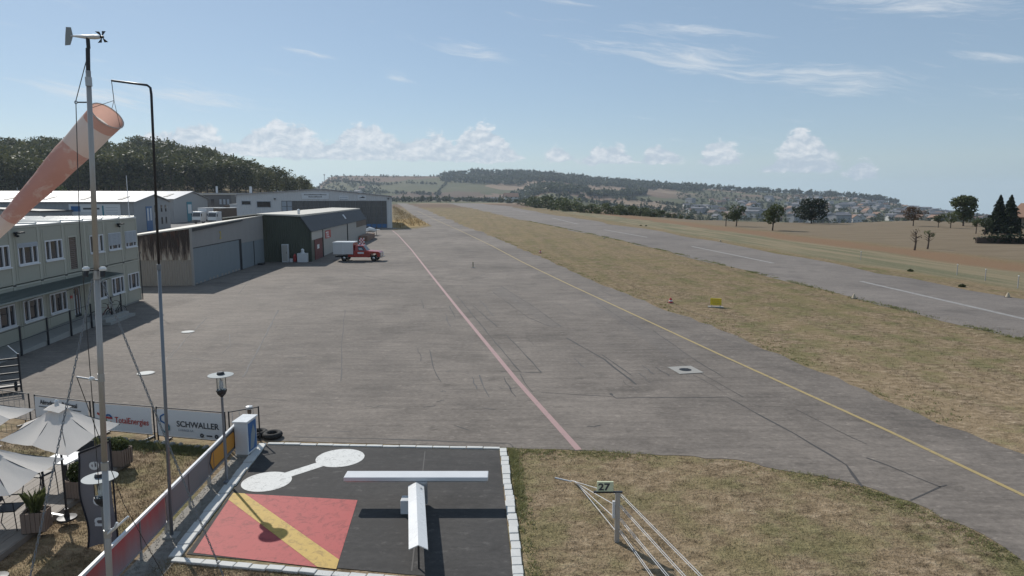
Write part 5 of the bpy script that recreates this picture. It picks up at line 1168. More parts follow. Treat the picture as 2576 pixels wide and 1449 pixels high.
# ------------------------------------------------------------------ terrace: deck, parasols, planters, furniture
DK = thing('timber_deck', 'weathered timber terrace deck at lower left', 'deck', (0, 0, 0))
dx0, dx1, dy0, dy1 = -15.2, -10.45, 10.3, 18.15
npl = 34; pw = (dx1 - dx0) / npl
for i in range(npl):
    x = dx0 + i * pw
    MB().prism([(x + 0.004 + 0.065, dy0, 0.10), (x + pw - 0.004 + 0.065, dy0, 0.10), (x + pw - 0.004 - 0.3, dy1, 0.10), (x + 0.004 - 0.3, dy1, 0.10)], (0, 0, 0.035 + random.uniform(-.003, .003))).build('plank', 'deck_wood', DK)
MB().prism([(dx1 + 0.07, dy0, 0.0), (dx1 + 0.10, dy0, 0.0), (dx1 - 0.27, dy1, 0.0), (dx1 - 0.30, dy1, 0.0)], (0, 0, 0.133)).build('edge_board', 'deck_wood', DK)
for y in (10.8, 13.0, 15.2, 17.6): MB().box(dx0, dx1 - 0.3, y, y + 0.08, 0.0, 0.098).build('joist', 'deck_wood', DK)
tr_ = MB().prism([(-11.4, 14.98, 0.142), (-11.4, 15.05, 0.142), (-10.27, 14.72, 0.142), (-10.27, 14.66, 0.142)], (0, 0, 0.012)).build('trim_strip', 'galvanised', DK)
def parasol(label, corners, ze, za):
    cx_ = sum(c[0] for c in corners) / 4; cy_ = sum(c[1] for c in corners) / 4
    P_ = thing('parasol', label, 'parasol', (cx_, cy_, 0.14), 0, 'grey parasols over the terrace')
    cs = [(x - cx_, y - cy_) for x, y in corners]; ze -= .14; za -= .14
    edge = []
    for i in range(4): a, b_ = cs[i], cs[(i + 1) % 4]; edge += [(*a, ze), ((a[0] + b_[0]) / 2, (a[1] + b_[1]) / 2, ze + 0.05)]
    for i in range(8):
        a, b_ = Vector(edge[i]), Vector(edge[(i + 1) % 8]); apx = Vector((0, 0, za)); mb = MB(); n = 8; mm = 6
        for r_ in range(1, n + 1):
            f = r_ / n
            for c_ in range(mm + 1):
                g = c_ / mm; q = apx.lerp(a, f).lerp(apx.lerp(b_, f), g); sag = 0.06 * f * math.sin(math.pi * g) + 0.035 * math.sin(math.pi * f)
                if f == 1: q = q.lerp(apx, 0.035 * math.sin(math.pi * g))
                mb.v.append((q.x, q.y, q.z - sag + 0.006 * math.sin(c_ * 2.2 + r_)))
        for r_ in range(n - 1):
            for c_ in range(mm): k = r_ * (mm + 1) + c_; mb.f.append((k, k + 1, k + mm + 2, k + mm + 1))
        mb.build('canopy_panel', 'canvas', P_, smooth=True)
        MB().tube([Vector((0, 0, za - 0.06)), a - Vector((0, 0, 0.02))], 0.009, 5).build('rib', 'dark_metal', P_)
    cp = MB()
    for i in range(8):
        a, b_ = Vector(edge[i]) * 1.0, Vector(edge[(i + 1) % 8]); apx = Vector((0, 0, za + 0.06)); f = 0.24
        cp.poly([apx, apx.lerp(a, f) + Vector((0, 0, 0.03)), apx.lerp(b_, f) + Vector((0, 0, 0.03))])
    cp.build('vent_cap', 'canvas', P_); MB().lathe([(0.04, za + 0.04), (0.045, za + 0.09), (0.01, za + 0.13)], 10).build('finial', 'white_metal', P_)
    MB().tube([(0, 0, 0.05), (0, 0, za)], 0.024, 10).build('pole', 'dark_metal', P_); MB().lathe([(0.2, 0), (0.2, 0.05), (0.06, 0.07), (0.04, 0.25)], 16).build('foot', 'dark_metal', P_)
    for i in range(4): MB().tube([(0, 0, za - 0.75), tuple(Vector((0, 0, za)).lerp(Vector(edge[2 * i]), 0.55) - Vector((0, 0, 0.05)))], 0.008, 5).build('strut', 'dark_metal', P_)
    return P_
parasol('middle grey parasol with pointed corners and vented cap', [(-9.08, 15.08), (-9.0, 13.12), (-11.05, 14.0), (-11.35, 15.95)], 2.2, 2.82)
parasol('grey parasol nearest the camera at the left edge', [(-9.0, 13.0), (-8.83, 11.29), (-10.75, 11.2), (-10.95, 12.9)], 2.2, 2.8)
parasol('grey parasol furthest back, cut by the left edge', [(-11.81, 16.18), (-11.7, 14.35), (-13.7, 14.2), (-13.8, 16.1)], 2.2, 2.8)
def bush(n, rx, ry, rz, size, cz, seed):
    r = np.random.default_rng(seed); d = r.normal(size=(n, 3)); d /= np.linalg.norm(d, axis=1)[:, None]; rad = r.uniform(0.45, 1.0, n) ** 0.5
    c = d * rad[:, None] * np.array([rx, ry, rz]) + [0, 0, cz]
    return leaves(c, size, r)
def leaves(c, size, r, up=0.0):
    """one small bent quad at every centre"""
    n = len(c); a = r.normal(size=(n, 3)); a[:, 2] += up; a /= np.linalg.norm(a, axis=1)[:, None]
    b = np.cross(a, r.normal(size=(n, 3))); b /= np.linalg.norm(b, axis=1)[:, None] + 1e-9
    s = (size if np.ndim(size) else np.full(n, size)) * r.uniform(0.6, 1.3, n); s = s[:, None]
    v = np.stack([c - a * s, c + b * s * 0.55, c + a * s, c - b * s * 0.55], 1).reshape(-1, 3)
    f = np.arange(4 * n).reshape(n, 4)
    return v, f
def planter(label, x, y, rz, w, l, h, kind, z0=0.0):
    P_ = thing('planter', label, 'planter', (x, y, z0), rz, 'wooden planters round the terrace'); n = 5
    for s in (-1, 1):
        for i in range(n):
            q = -l / 2 + l * i / n; MB().box(q + 0.004, q + l / n - 0.004, s * w / 2 - 0.012, s * w / 2 + 0.012, 0.02, h + random.uniform(-.01, .01)).build('slat', 'planter_wood', P_)
            q = -w / 2 + w * i / n; MB().box(s * l / 2 - 0.011, s * l / 2 + 0.011, q + 0.014, q + w / n - 0.014, 0.02, h + random.uniform(-.01, .01)).build('slat', 'planter_wood', P_)
    MB().box(-l / 2 + .013, l / 2 - .013, -w / 2 + .013, w / 2 - .013, 0.0, h - 0.06).build('soil', 'soil', P_)
    if kind == 'dark': v, f = bush(700, 0.2, 0.2, 0.26, 0.05, h + 0.16, 5)
    elif kind == 'grey': v, f = bush(900, 0.34, 0.24, 0.2, 0.045, h + 0.1, 6)
    else:
        r = np.random.default_rng(9); nb = 90; a = r.uniform(0, 6.28, nb); ln = r.uniform(0.25, 0.5, nb); rd = r.uniform(0.0, 0.10, nb); v = []; 
        for i in range(nb):
            bx_, by_ = rd[i] * math.cos(a[i] * 3), rd[i] * math.sin(a[i] * 3); tx, ty = bx_ + ln[i] * .45 * math.cos(a[i]), by_ + ln[i] * .45 * math.sin(a[i]); pxx, pyy = -0.006 * math.sin(a[i]), 0.006 * math.cos(a[i])
            v += [(bx_ + pxx, by_ + pyy, h - .06), (bx_ - pxx, by_ - pyy, h - .06), ((bx_ + tx) / 2 - pxx, (by_ + ty) / 2 - pyy, h + ln[i] * .75), (tx, ty, h + ln[i])]
        v = np.array(v); f = np.arange(4 * nb).reshape(nb, 4)
    npmesh('plant', v, f, {'dark': 'leaf_green', 'grey': 'leaf_green', 'blade': 'leaf_green'}[kind], P_)
    return P_
planter('wooden planter with a grey-green shrub beyond the tall flag', -10.83, 17.75, R(-8), 0.42, 0.62, 0.46, 'grey', 0.135)
planter('wooden planter with a dark round box bush beside the table', -10.62, 15.75, R(-8), 0.36, 0.4, 0.44, 'dark', 0.135)
planter('wooden planter with bladed grasses near the deck edge', -10.46, 14.05, R(15), 0.36, 0.46, 0.46, 'blade', 0.135)
planter('wooden planter cut off at the lower left corner', -10.7, 12.05, R(-8), 0.36, 0.5, 0.46, 'dark', 0.135)
def chair(label, x, y, rz):
    T = thing('terrace_chair', label, 'chair', (x, y, 0.137), rz, 'black chairs on the terrace')
    MB().box(-0.23, 0.23, -0.22, 0.22, 0.43, 0.455).build('seat', 'chair_black', T)
    MB().prism([(-0.22, 0.21, 0.55), (0.22, 0.21, 0.55), (0.22, 0.30, 0.88), (-0.22, 0.30, 0.88)], (0, 0.02, 0)).build('backrest', 'chair_black', T)
    for sx in (-1, 1):
        MB().tube([(sx * 0.24, -0.24, 0), (sx * 0.23, -0.2, 0.64)], 0.012, 6).build('leg', 'dark_metal', T)
        MB().tube([(sx * 0.24, 0.32, 0), (sx * 0.23, 0.2, 0.45), (sx * 0.23, 0.31, 0.9)], 0.012, 6).build('leg', 'dark_metal', T)
        MB().tube([(sx * 0.235, -0.22, 0.64), (sx * 0.235, 0.24, 0.64)], 0.014, 6).build('armrest', 'chair_black', T)
    return T
chair('black terrace chair tucked under the white table', -11.75, 16.05, R(170))
chair('black terrace chair standing alone on the open deck', -11.15, 14.2, R(100))
chair('black terrace chair at the table beside the right-hand planter', -11.2, 16.85, R(20))
chair('black terrace chair cut by the left edge of the picture', -11.75, 13.4, R(-80))
def table(label, x, y, rz, w, l, mat):
    T = thing('terrace_table', label, 'table', (x, y, 0.137), rz, 'terrace tables'); MB().box(-l / 2, l / 2, -w / 2, w / 2, 0.70, 0.73).build('top', mat, T, bevel=0.008)
    for sx in (-1, 1):
        for sy in (-1, 1): MB().box(sx * (l / 2 - .06) - .02, sx * (l / 2 - .06) + .02, sy * (w / 2 - .06) - .02, sy * (w / 2 - .06) + .02, 0, 0.70).build('leg', 'dark_metal', T)
    return T
table('white square table between the middle parasol and the flag', -11.35, 16.4, R(-8), 0.8, 0.8, 'white_metal')
table('dark table under the nearest parasol', -12.2, 14.0, R(-8), 0.8, 1.2, 'dark_metal')
wb = thing('white_bench', 'bright white bench end at the bottom edge of the lawn', 'bench', (-8.55, 11.35, 0), R(38)); MB().box(-0.55, 0.25, -0.11, 0.11, 0.42, 0.46).build('seat', 'white_gloss', wb, bevel=0.008)
for x in (-0.45, 0.15): MB().box(x - .03, x + .03, -0.09, 0.09, 0, 0.42).build('leg', 'galvanised', wb)
# tall flag
FG = thing('tall_flag', 'tall dark grey beach flag with white lettering beside the deck', 'flag', (-8.33, 13.4, 0), 0)
mb = MB(); nzf, nxf = 22, 6
for j in range(nzf + 1):
    f = j / nzf; z = 0.12 + 2.28 * f; wdt = 0.54 + 0.05 * f
    for i in range(nxf + 1):
        g = i / nxf; mb.v.append((-wdt * (1 - g) + 0.02 * math.sin(f * 9), 0.05 * math.sin(g * 4 + f * 7) * (1 - g) - 0.10 * (1 - g), z - 0.22 * (1 - g) * f + 0.05 * math.sin(g * 3) * (1 - f)))
for j in range(nzf):
    for i in range(nxf): k = j * (nxf + 1) + i; mb.f.append((k, k + 1, k + nxf + 2, k + nxf + 1))
mb.build('cloth', 'flag_grey', FG, smooth=True)
idx = lambda i, j: Vector(mb.v[j * (nxf + 1) + i]) + Vector((0, -0.012, 0))
hem = MB().tube([idx(0, j) for j in range(nzf + 1)], 0.016, 6).tube([idx(i, nzf) for i in range(nxf + 1)], 0.022, 6).build('dark_hem', 'flag_black', FG)
MB().tube([(0.03, 0, 0), (0.03, 0, 2.42), (0.0, 0, 2.46)], 0.018, 8).build('pole', 'flag_black', FG)
MB().lathe([(0.22, 0), (0.22, 0.05), (0.03, 0.08)], 14, (0.03, 0, 0)).build('foot', 'dark_metal', FG)
for s, x, z, sz in (('e', -0.14, 1.85, 0.40), ('i', -0.14, 1.55, 0.36), ('c', -0.12, 1.08, 0.40), ('n', -0.1, 0.62, 0.46)): text(s, sz, 'sign_white', FG, (x, -0.17, z), (math.pi / 2, -math.pi / 2, 0), bold=0.008)
# luggage barrow and tall panel by the left edge of the apron
CT = thing('luggage_barrow', 'dark barrow with slatted sides at the left edge of the apron', 'barrow', (-19.75, 25.0, 0.02), R(35))
for i in range(4): MB().box(-0.85, 0.85, -0.03, 0.03, 0.35 + i * 0.28, 0.41 + i * 0.28).build('slat', 'dark_metal', CT)
for x in (-0.85, 0.85): MB().tube([(x, 0, 0), (x, 0, 1.4)], 0.035, 8).build('post', 'dark_metal', CT)
for x in (-0.7, 0.7): MB().torus((x, -0.25, 0.2), (1, 0, 0), 0.15, 0.05, 16, 8).build('wheel', 'black_rubber', CT)
MB().box(-0.85, 0.85, -0.5, -0.04, 0.2, 0.26).build('bed', 'dark_metal', CT); MB().tube([(0.85, 0, 1.38), (0.55, 0.3, 1.7)], 0.016, 6).build('handle', 'white_metal', CT)
TP = thing('advert_board', 'leaning pale green board with a blue edge at the far left', 'board', (-20.3, 24.3, 0.02), R(25)); MB().prism([(-0.5, 0, 0.02), (0.5, 0, 0.02), (0.42, 0.25, 1.35), (-0.42, 0.25, 1.35)], (0, 0.03, 0)).build('board', 'lamp_disc', TP); MB().prism([(-0.1, -0.02, 0.02), (0.02, -0.02, 0.02), (0.0, 0.22, 1.3), (-0.1, 0.22, 1.3)], (0, 0.01, 0)).build('stripe', 'sign_blue', TP); MB().tube([(0, 0.27, 1.3), (0, 0.75, 0)], 0.02, 6).build('prop', 'dark_metal', TP)

# ------------------------------------------------------------------ airfield markers
YS = thing('taxi_sign', 'small yellow taxiway sign in the dry grass', 'sign', (13.8, 45.2, 0), R(-18)); MB().box(-0.36, 0.36, -0.04, 0.04, 0.16, 0.62).build('panel', 'sign_yellow', YS); MB().box(-0.5, 0.5, -0.2, 0.2, 0, 0.06).build('base', 'concrete', YS)
for x in (-0.28, 0.28): MB().box(x - .03, x + .03, -0.03, 0.03, 0.06, 0.16).build('leg', 'galvanised', YS)
for k, (x, z) in enumerate(((-0.24, 0.42), (0.02, 0.42), (-0.2, 0.27), (0.05, 0.27))): MB().box(x, x + 0.2, -0.046, -0.041, z, z + 0.05).build('lettering_mark', 'number_yellow', YS)
def marker(label, q, mat, h=0.5, grp='runway edge markers', y=None):
    x, yy = G(*q); T = thing('edge_marker', label, 'marker', (x, yy, 0.0), random.random(), grp); MB().lathe([(0.17, 0), (0.16, 0.04), (0.11, h * 0.55), (0.05, h), (0.01, h + .02)], 12).build('cone', mat, T); MB().lathe([(0.24, 0.0), (0.24, 0.025)], 12).build('foot', 'black_rubber', T)
    if mat == 'sign_red': MB().lathe([(0.135, h * .35), (0.112, h * .56)], 12).build('band', 'sign_white', T)
marker('red and white cone on the grass left of the yellow taxiway sign', (1687, 762), 'sign_red', .36, 'cones along the taxiway'); marker('red and white cone on the grass at the bend of the taxiway edge', (1359, 637), 'sign_red', .4, 'cones along the taxiway')
for q, lab in (((2148, 751), 'pale runway edge marker nearest the camera on the near side'), ((1812, 608), 'pale runway edge marker beyond the runway left of the fruit trees'), ((1520, 600), 'pale runway edge marker on the near side halfway along'), ((2535, 748), 'pale runway edge marker beyond the runway at the right edge'), ((1290, 549), 'tiny pale marker on the near side of the far runway')): marker(lab, q, 'house_cream', .34)
for i, (q, lab) in enumerate((((2560, 725), 'white fence stake beyond the runway, at the right edge'), ((2478, 706), 'white fence stake beyond the runway, second from the right edge'), ((2407, 692), 'white fence stake beyond the runway, third from the right edge'), ((2165, 654), 'white fence stake beyond the runway, below the left fruit trees'))):
    x, y = G(*q); T = thing('fence_stake', lab, 'stake', (x, y, 0), 0, 'stakes beyond the runway'); MB().prism([(-.025, -.025, 0), (.025, -.025, 0), (.025, .025, 0), (-.025, .025, 0)], (0, 0, 1.0)).build('stake', 'house_grey', T); MB().box(-.045, .045, -.045, .045, 1.0, 1.05).build('cap', 'sign_white', T)
mk = G(1190, 674); T = thing('marker_post', 'short yellow post on the apron beyond the red line', 'post', (mk[0], mk[1], 0.02)); MB().tube([(0, 0, 0.05), (0, 0, 0.62)], 0.07, 10).build('post', 'house_cream', T); MB().lathe([(0.2, 0), (0.2, 0.05)], 12).build('foot', 'concrete', T)
# ------------------------------------------------------------------ trees
def crown_cloud(n, h, w, seed, trunk=0.25, lobes=11, size=0.5, kind='broad'):
    r = np.random.default_rng(seed)
    if kind == 'conifer':
        f = r.uniform(0, 1, n) ** 0.75; lay = np.floor(f * 11) / 11; sk = 1 - (f - lay) * 11 * 0.35
        rad = w / 2 * (1 - f) ** 0.85 * sk * np.sqrt(r.uniform(0.25, 1, n)); a = r.uniform(0, 2 * np.pi, n); rad = rad * (1 + 0.28 * np.sin(3 * a + 17 * f + seed) + 0.18 * np.sin(7 * a - 31 * f))
        c = np.stack([rad * np.cos(a), rad * np.sin(a), h * (0.08 + 0.92 * f) - rad * 0.25], 1)
        return leaves(c, np.full(n, size) * (1.1 - 0.6 * f), r)
    cz, hz = h * (trunk + (1 - trunk) / 2), h * (1 - trunk) / 2
    L = []
    for i in range(lobes):
        a = r.uniform(0, 2 * np.pi); q = r.uniform(-0.9, 0.9); rr_ = math.sqrt(max(0, 1 - q * q)) * r.uniform(0.2, 0.74)
        L.append((rr_ * w / 2 * math.cos(a), rr_ * w / 2 * math.sin(a), cz + q * hz * 0.74, w * r.uniform(0.17, 0.28), hz * r.uniform(0.28, 0.46)))
    k = r.integers(0, lobes, n); L = np.array(L)[k]
    d = r.normal(size=(n, 3)); d /= np.linalg.norm(d, axis=1)[:, None]; rad = r.uniform(0.55, 1.05, n)[:, None]
    c = L[:, :3] + d * rad * np.stack([L[:, 3], L[:, 3], L[:, 4]], 1)
    return leaves(c, size, r, 0.0)
def trunk_mb(h, w, trunk, seed, limbs=6, thick=0.03):
    rnd = random.Random(seed); mb = MB(); t0 = h * thick
    mb.tube([(0, 0, -0.2), (0.02 * h * rnd.uniform(-1, 1), 0, h * trunk), (0.03 * h * rnd.uniform(-1, 1), 0.02 * h, h * 0.72)], [t0, t0 * 0.75, t0 * 0.25], 8)
    for i in range(limbs):
        a = 6.28 * i / limbs + rnd.uniform(-.4, .4); z = h * (trunk + rnd.uniform(0.0, 0.3)); e = w * rnd.uniform(0.25, 0.42)
        mb.tube([(0, 0, z), (e * .5 * math.cos(a), e * .5 * math.sin(a), z + h * 0.10), (e * math.cos(a), e * math.sin(a), z + h * rnd.uniform(0.15, 0.3))], [t0 * .45, t0 * .3, t0 * .1], 6)
    return mb
def tree(name, label, loc, h, w, n, size, seed, mat='leaf_green', trunk=0.25, kind='broad', group=None, cat='tree', limbs=6, thick=0.03, lobes=11):
    T = thing(name, label, cat, loc, random.Random(seed).random() * 6.28, group)
    trunk_mb(h, w, trunk, seed, limbs if kind == 'broad' else 0, thick).build('trunk', 'trunk', T)
    v, f = crown_cloud(n, h, w, seed, trunk, lobes, size, kind); npmesh('crown', v, f, mat, T)
    return T
# field trees beyond the runway: base pixel, height and width in pixels
def pixtree(q, ph, pw_, label, mat, n, seed, **k):
    x, y = G(*q); sc = math.hypot(x, y) * math.cos(math.atan2(x, y)) / F
    return tree(k.pop('name', 'fruit_tree'), label, (x, y, tz(x, y)), ph * sc, pw_ * sc, n, ph * sc * 0.045, seed, mat, **k)
pixtree((1826, 569.5), 42, 30, 'thin fruit tree left of the leafy pair in the tan field', 'leaf_green', 240, 21, trunk=0.35, lobes=5)
pixtree((1852, 569.5), 54, 52, 'leafy fruit tree with a low crown right of the thin one', 'leaf_green', 900, 22, trunk=0.25)
pixtree((1943, 580), 67, 62, 'round fruit tree standing alone in the tan field', 'leaf_green', 1300, 23, trunk=0.22)
pixtree((2041, 562), 66, 92, 'broad dark spreading tree at the far edge of the tan field', 'leaf_conifer', 2200, 24, trunk=0.05, lobes=16, name='spreading_tree')
pixtree((2297, 568.5), 49, 60, 'tree with brown withered crown on the far field edge', 'leaf_dry', 900, 25, trunk=0.25, name='withered_tree')
pixtree((2360, 572.5), 36, 36, 'small green tree just right of the withered brown tree', 'leaf_green', 600, 26, trunk=0.3)
pixtree((2391, 574), 42, 40, 'small green tree left of the tall broadleaf tree', 'leaf_green', 600, 27, trunk=0.3)
pixtree((2423, 568.5), 77, 66, 'tall broadleaf tree left of the twin conifers', 'leaf_green', 2400, 28, trunk=0.1, lobes=16, name='tall_tree')
pixtree((2455, 588), 42, 27, 'slim young tree between the tall tree and the conifers', 'leaf_green', 420, 29, trunk=0.35)
pixtree((2477, 592), 46, 34, 'young tree touching the left side of the twin conifers', 'leaf_green', 600, 30, trunk=0.3)
pixtree((2509, 590), 98, 62, 'left one of the twin dark conifers at the right edge', 'leaf_conifer', 4200, 31, kind='conifer', name='conifer')
pixtree((2536, 591), 99, 66, 'right one of the twin dark conifers at the right edge', 'leaf_conifer', 4200, 32, kind='conifer', name='conifer')
for q, ph, lab, sd in (((2300.5, 629.5), 53, 'bare dead fruit tree on the left of the leafless pair', 3), ((2333, 626.5), 48, 'nearly bare fruit tree with a few leaves, right of the pair', 4)):
    x, y = G(*q); sc = y / F; h = ph * sc; T = thing('dead_tree', lab, 'tree', (x, y, 0)); rnd = random.Random(sd); mb = MB()
    mb.tube([(0, 0, -0.1), (0.04 * h, 0, h * .4), (0.0, 0, h * .95)], [h * .05, h * .035, h * .01], 8)
    for i in range(13):
        a = rnd.uniform(0, 6.28); z = h * rnd.uniform(.35, .8); e = h * rnd.uniform(.15, .36); mb.tube([(0.02 * h, 0, z), (e * .6 * math.cos(a), e * .6 * math.sin(a), z + e * .4), (e * math.cos(a), e * math.sin(a), z + e * rnd.uniform(.3, 1.0))], [h * .016, h * .010, h * .003], 5)
    mb.build('trunk', 'trunk', T)
    v, f = crown_cloud(60 if sd == 3 else 190, h, h * .6, sd, .45, 5, h * .035); npmesh('crown', v, f, 'leaf_dry' if sd == 3 else 'leaf_green', T)
# bushes along the far side of the runway
bx_ = np.array([1150, 1230, 1288, 1379, 1470, 1584, 1700, 1741]); by_ = np.array([503.6, 506.5, 512, 526, 535, 541.5, 549, 552]); bh_ = np.array([9, 12, 15, 34, 27, 26, 15, 8])
VB = [crown_cloud(700, 1.0, 1.15, 60 + i, -0.12, 14, 0.06) for i in range(4)]
VBm = []
for v, f in VB:
    o = npmesh('crown', v, f, 'leaf_green'); VBm.append(o.data); bpy.data.objects.remove(o)
stem_mesh = MB().tube([(0, 0, -0.05), (0.02, 0, 0.5)], [0.04, 0.015], 6); so_ = stem_mesh.build('stem', 'trunk'); stem_me = so_.data; bpy.data.objects.remove(so_)
nbush = 30
for i in range(nbush):
    xq = 1180 + (1738 - 1180) * ((i + 0.5) / nbush) ** 0.9; yq = float(np.interp(xq, bx_, by_)) + 0.3; hq = float(np.interp(xq, bx_, bh_)) * random.uniform(0.75, 1.15)
    x, y = G(xq, yq); sc = math.hypot(x, y) * math.cos(math.atan2(x, y)) / F; h = hq * sc
    T = thing('hedge_bush', 'dark green bush in the row along the far side of the runway', 'bush', (x, y, tz(x, y)), random.random() * 6.28, 'bushes along the far side of the runway'); T.scale = (h * random.uniform(1.5, 2.4), h * random.uniform(1.1, 1.6), h)
    c_ = bpy.data.objects.new('crown', VBm[i % 4]); C.objects.link(c_); c_.parent = T; s_ = bpy.data.objects.new('stem', stem_me); C.objects.link(s_); s_.parent = T
# ------------------------------------------------------------------ the wooded hill on the left
TV = [crown_cloud(250, 1.0, random.uniform(.55, .72), 80 + i, 0.02, 13, 0.046) for i in range(7)]
FV = [crown_cloud(650, 1.0, random.uniform(.6, .8), 180 + i, 0.02, 15, 0.034) for i in range(5)] + [crown_cloud(480, 1.05, 0.36, 190 + i, 0, 0, 0.040, 'conifer') for i in range(3)]
def polar(xp, r):
    a = math.atan((xp - CX) / F); return r * math.sin(a), r * math.cos(a)
def forest(name, label, pts, mat, vars_, hfun, kind='stuff'):
    vs, fs, off = [], [], 0
    P = np.array(pts); Z = terr(P[:, 0], P[:, 1])
    for (x, y), z in zip(pts, Z):
        v, f = vars_[random.randrange(len(vars_))]; h = hfun(x, y); a = random.random() * 6.28; ca, sa = math.cos(a), math.sin(a)
        w = h * random.uniform(0.85, 1.2)
        vs.append(np.stack([(v[:, 0] * ca - v[:, 1] * sa) * w + x, (v[:, 0] * sa + v[:, 1] * ca) * w + y, v[:, 2] * h + z - 0.3], 1)); fs.append(f + off); off += len(v)
    return tag(npmesh(name, np.vstack(vs), np.vstack(fs), mat), label, 'wood', kind=kind)
edgeh = lambda xp: float(np.interp(xp, [540, 640, 720, 790], [1, 0.86, 0.66, 0.45]))     # the wood runs out in lower trees
pts = []
for r_ in np.arange(402, 640, 8.5):
    xp = -760.0
    while xp < 790 - max(0, (r_ - 560)) * 1.2:
        pts.append(polar(xp + random.uniform(-8, 8), r_ + random.uniform(-3.5, 3.5))); xp += 8.5 / r_ * F * random.uniform(0.8, 1.25) * (1 + ((xp - CX) / F) ** 2)
forest('hill_forest', 'dense dark mixed forest covering the hill on the left', pts, 'leaf_forest', TV, lambda x, y: random.uniform(14, 22) * edgeh(CX + F * x / y))
FM = []
for v, f in FV:
    o = npmesh('crown', v, f, 'leaf_forest'); FM.append(o.data); bpy.data.objects.remove(o)
tm_ = MB().tube([(0, 0, -0.02), (0.01, 0, 0.6)], [0.02, 0.008], 6).build('trunk', 'trunk'); tme = tm_.data; bpy.data.objects.remove(tm_)
def forest_tree(x, y, h, con, lab, grp):
    T = thing('forest_tree', lab, 'tree', (x, y, tz(x, y) - .2), random.random() * 6.28, grp); T.scale = (h * random.uniform(.9, 1.2),) * 2 + (h,)
    me = FM[5 + random.randrange(3)] if con else FM[random.randrange(5)]
    c_ = bpy.data.objects.new('crown', me); C.objects.link(c_); c_.parent = T; s_ = bpy.data.objects.new('trunk', tme); C.objects.link(s_); s_.parent = T
xp = -60.0
while xp < 800:
    x, y = polar(xp, 392 + random.uniform(-5, 5)); h = random.uniform(16, 23) * edgeh(xp); forest_tree(x, y, h, False, 'leafy tree in the front row at the foot of the wooded hill', 'front row of the wooded hill'); xp += random.uniform(14, 24)
for i in range(38):
    xp = -40 + i * 20.5 + random.uniform(-8, 8); x, y = polar(xp, 566 + random.uniform(-8, 8)); con = random.random() < .16
    forest_tree(x, y, (random.uniform(17, 20) if con else random.uniform(15, 22)) * edgeh(xp), con, 'conifer tip rising over the skyline of the wooded hill' if con else 'round crown on the skyline of the wooded hill', 'skyline of the wooded hill')
x, y = polar(148, 300); tree('lone_tree', 'round grey-green tree in front of the wooded hill behind the windsock', (x, y, tz(x, y)), 9.5, 9.5, 900, 0.5, 77, 'leaf_green', 0.1)
# ------------------------------------------------------------------ far hillside: woods, hedgerow trees, village
HV = [crown_cloud(46, 1.0, 0.95, 120 + i, 0.05, 7, 0.16) for i in range(5)]
def scatter(xa, xb, ra, rb, n, cond=None):
    out = []
    while len(out) < n:
        xp = random.uniform(xa, xb); r_ = random.uniform(ra, rb)
        if cond is None or cond(xp, r_): out.append(polar(xp, r_))
    return out
pr_ = scatter(1110, 1760, 2080, 2540, 1500, lambda x, r: r > 2080 + max(0, (1180 - x)) * 3 + max(0, x - 1500) * 0.6) + scatter(1760, 2250, 2380, 2500, 260) + scatter(1270, 1480, 1500, 1900, 420, lambda x, r: ((x - 1370) / 110) ** 2 + ((r - 1700) / 200) ** 2 < 1) + scatter(1480, 1620, 1500, 1900, 150, lambda x, r: abs((r - 1500) - (x - 1480) * 2.2) < 60)
forest('ridge_wood', 'dark woodland along the ridge of the far hill', pr_, 'leaf_hill', HV, lambda x, y: random.uniform(12, 20))
ph_ = []
for xa, ra, xb, rb, n in ((880, 1900, 1110, 1800, 110), (800, 1500, 1010, 1420, 90), (950, 2150, 1110, 2200, 60), (1120, 1650, 1280, 1600, 70), (820, 2250, 960, 2150, 80), (1000, 1500, 1200, 1420, 90), (1180, 1350, 1480, 1300, 70), (790, 2450, 1110, 2450, 60), (1400, 1250, 1700, 1120, 90), (1540, 1500, 1760, 1450, 70), (1560, 950, 1760, 900, 60), (1100, 1750, 1130, 2300, 60), (1130, 1080, 1330, 1050, 40), (985, 1010, 1150, 1000, 40), (1620, 1250, 1900, 1500, 60), (1200, 1150, 1420, 1180, 40)):
    for i in range(n): f = random.random(); ph_.append(polar(xa + (xb - xa) * f, ra + (rb - ra) * f + random.uniform(-18, 18)))
ph_ += scatter(790, 960, 1500, 2350, 420)
forest('hillside_trees', 'hedgerows and tree clumps between the fields of the far hill', ph_, 'leaf_hill', HV, lambda x, y: random.uniform(4, 11))
pv = scatter(1700, 2620, 820, 2400, 1800, lambda x, r: random.random() < 0.25 + r / 2400)
forest('village_trees', 'garden trees filling the gaps between the village houses', pv, 'leaf_hill', HV, lambda x, y: random.uniform(4, 10))
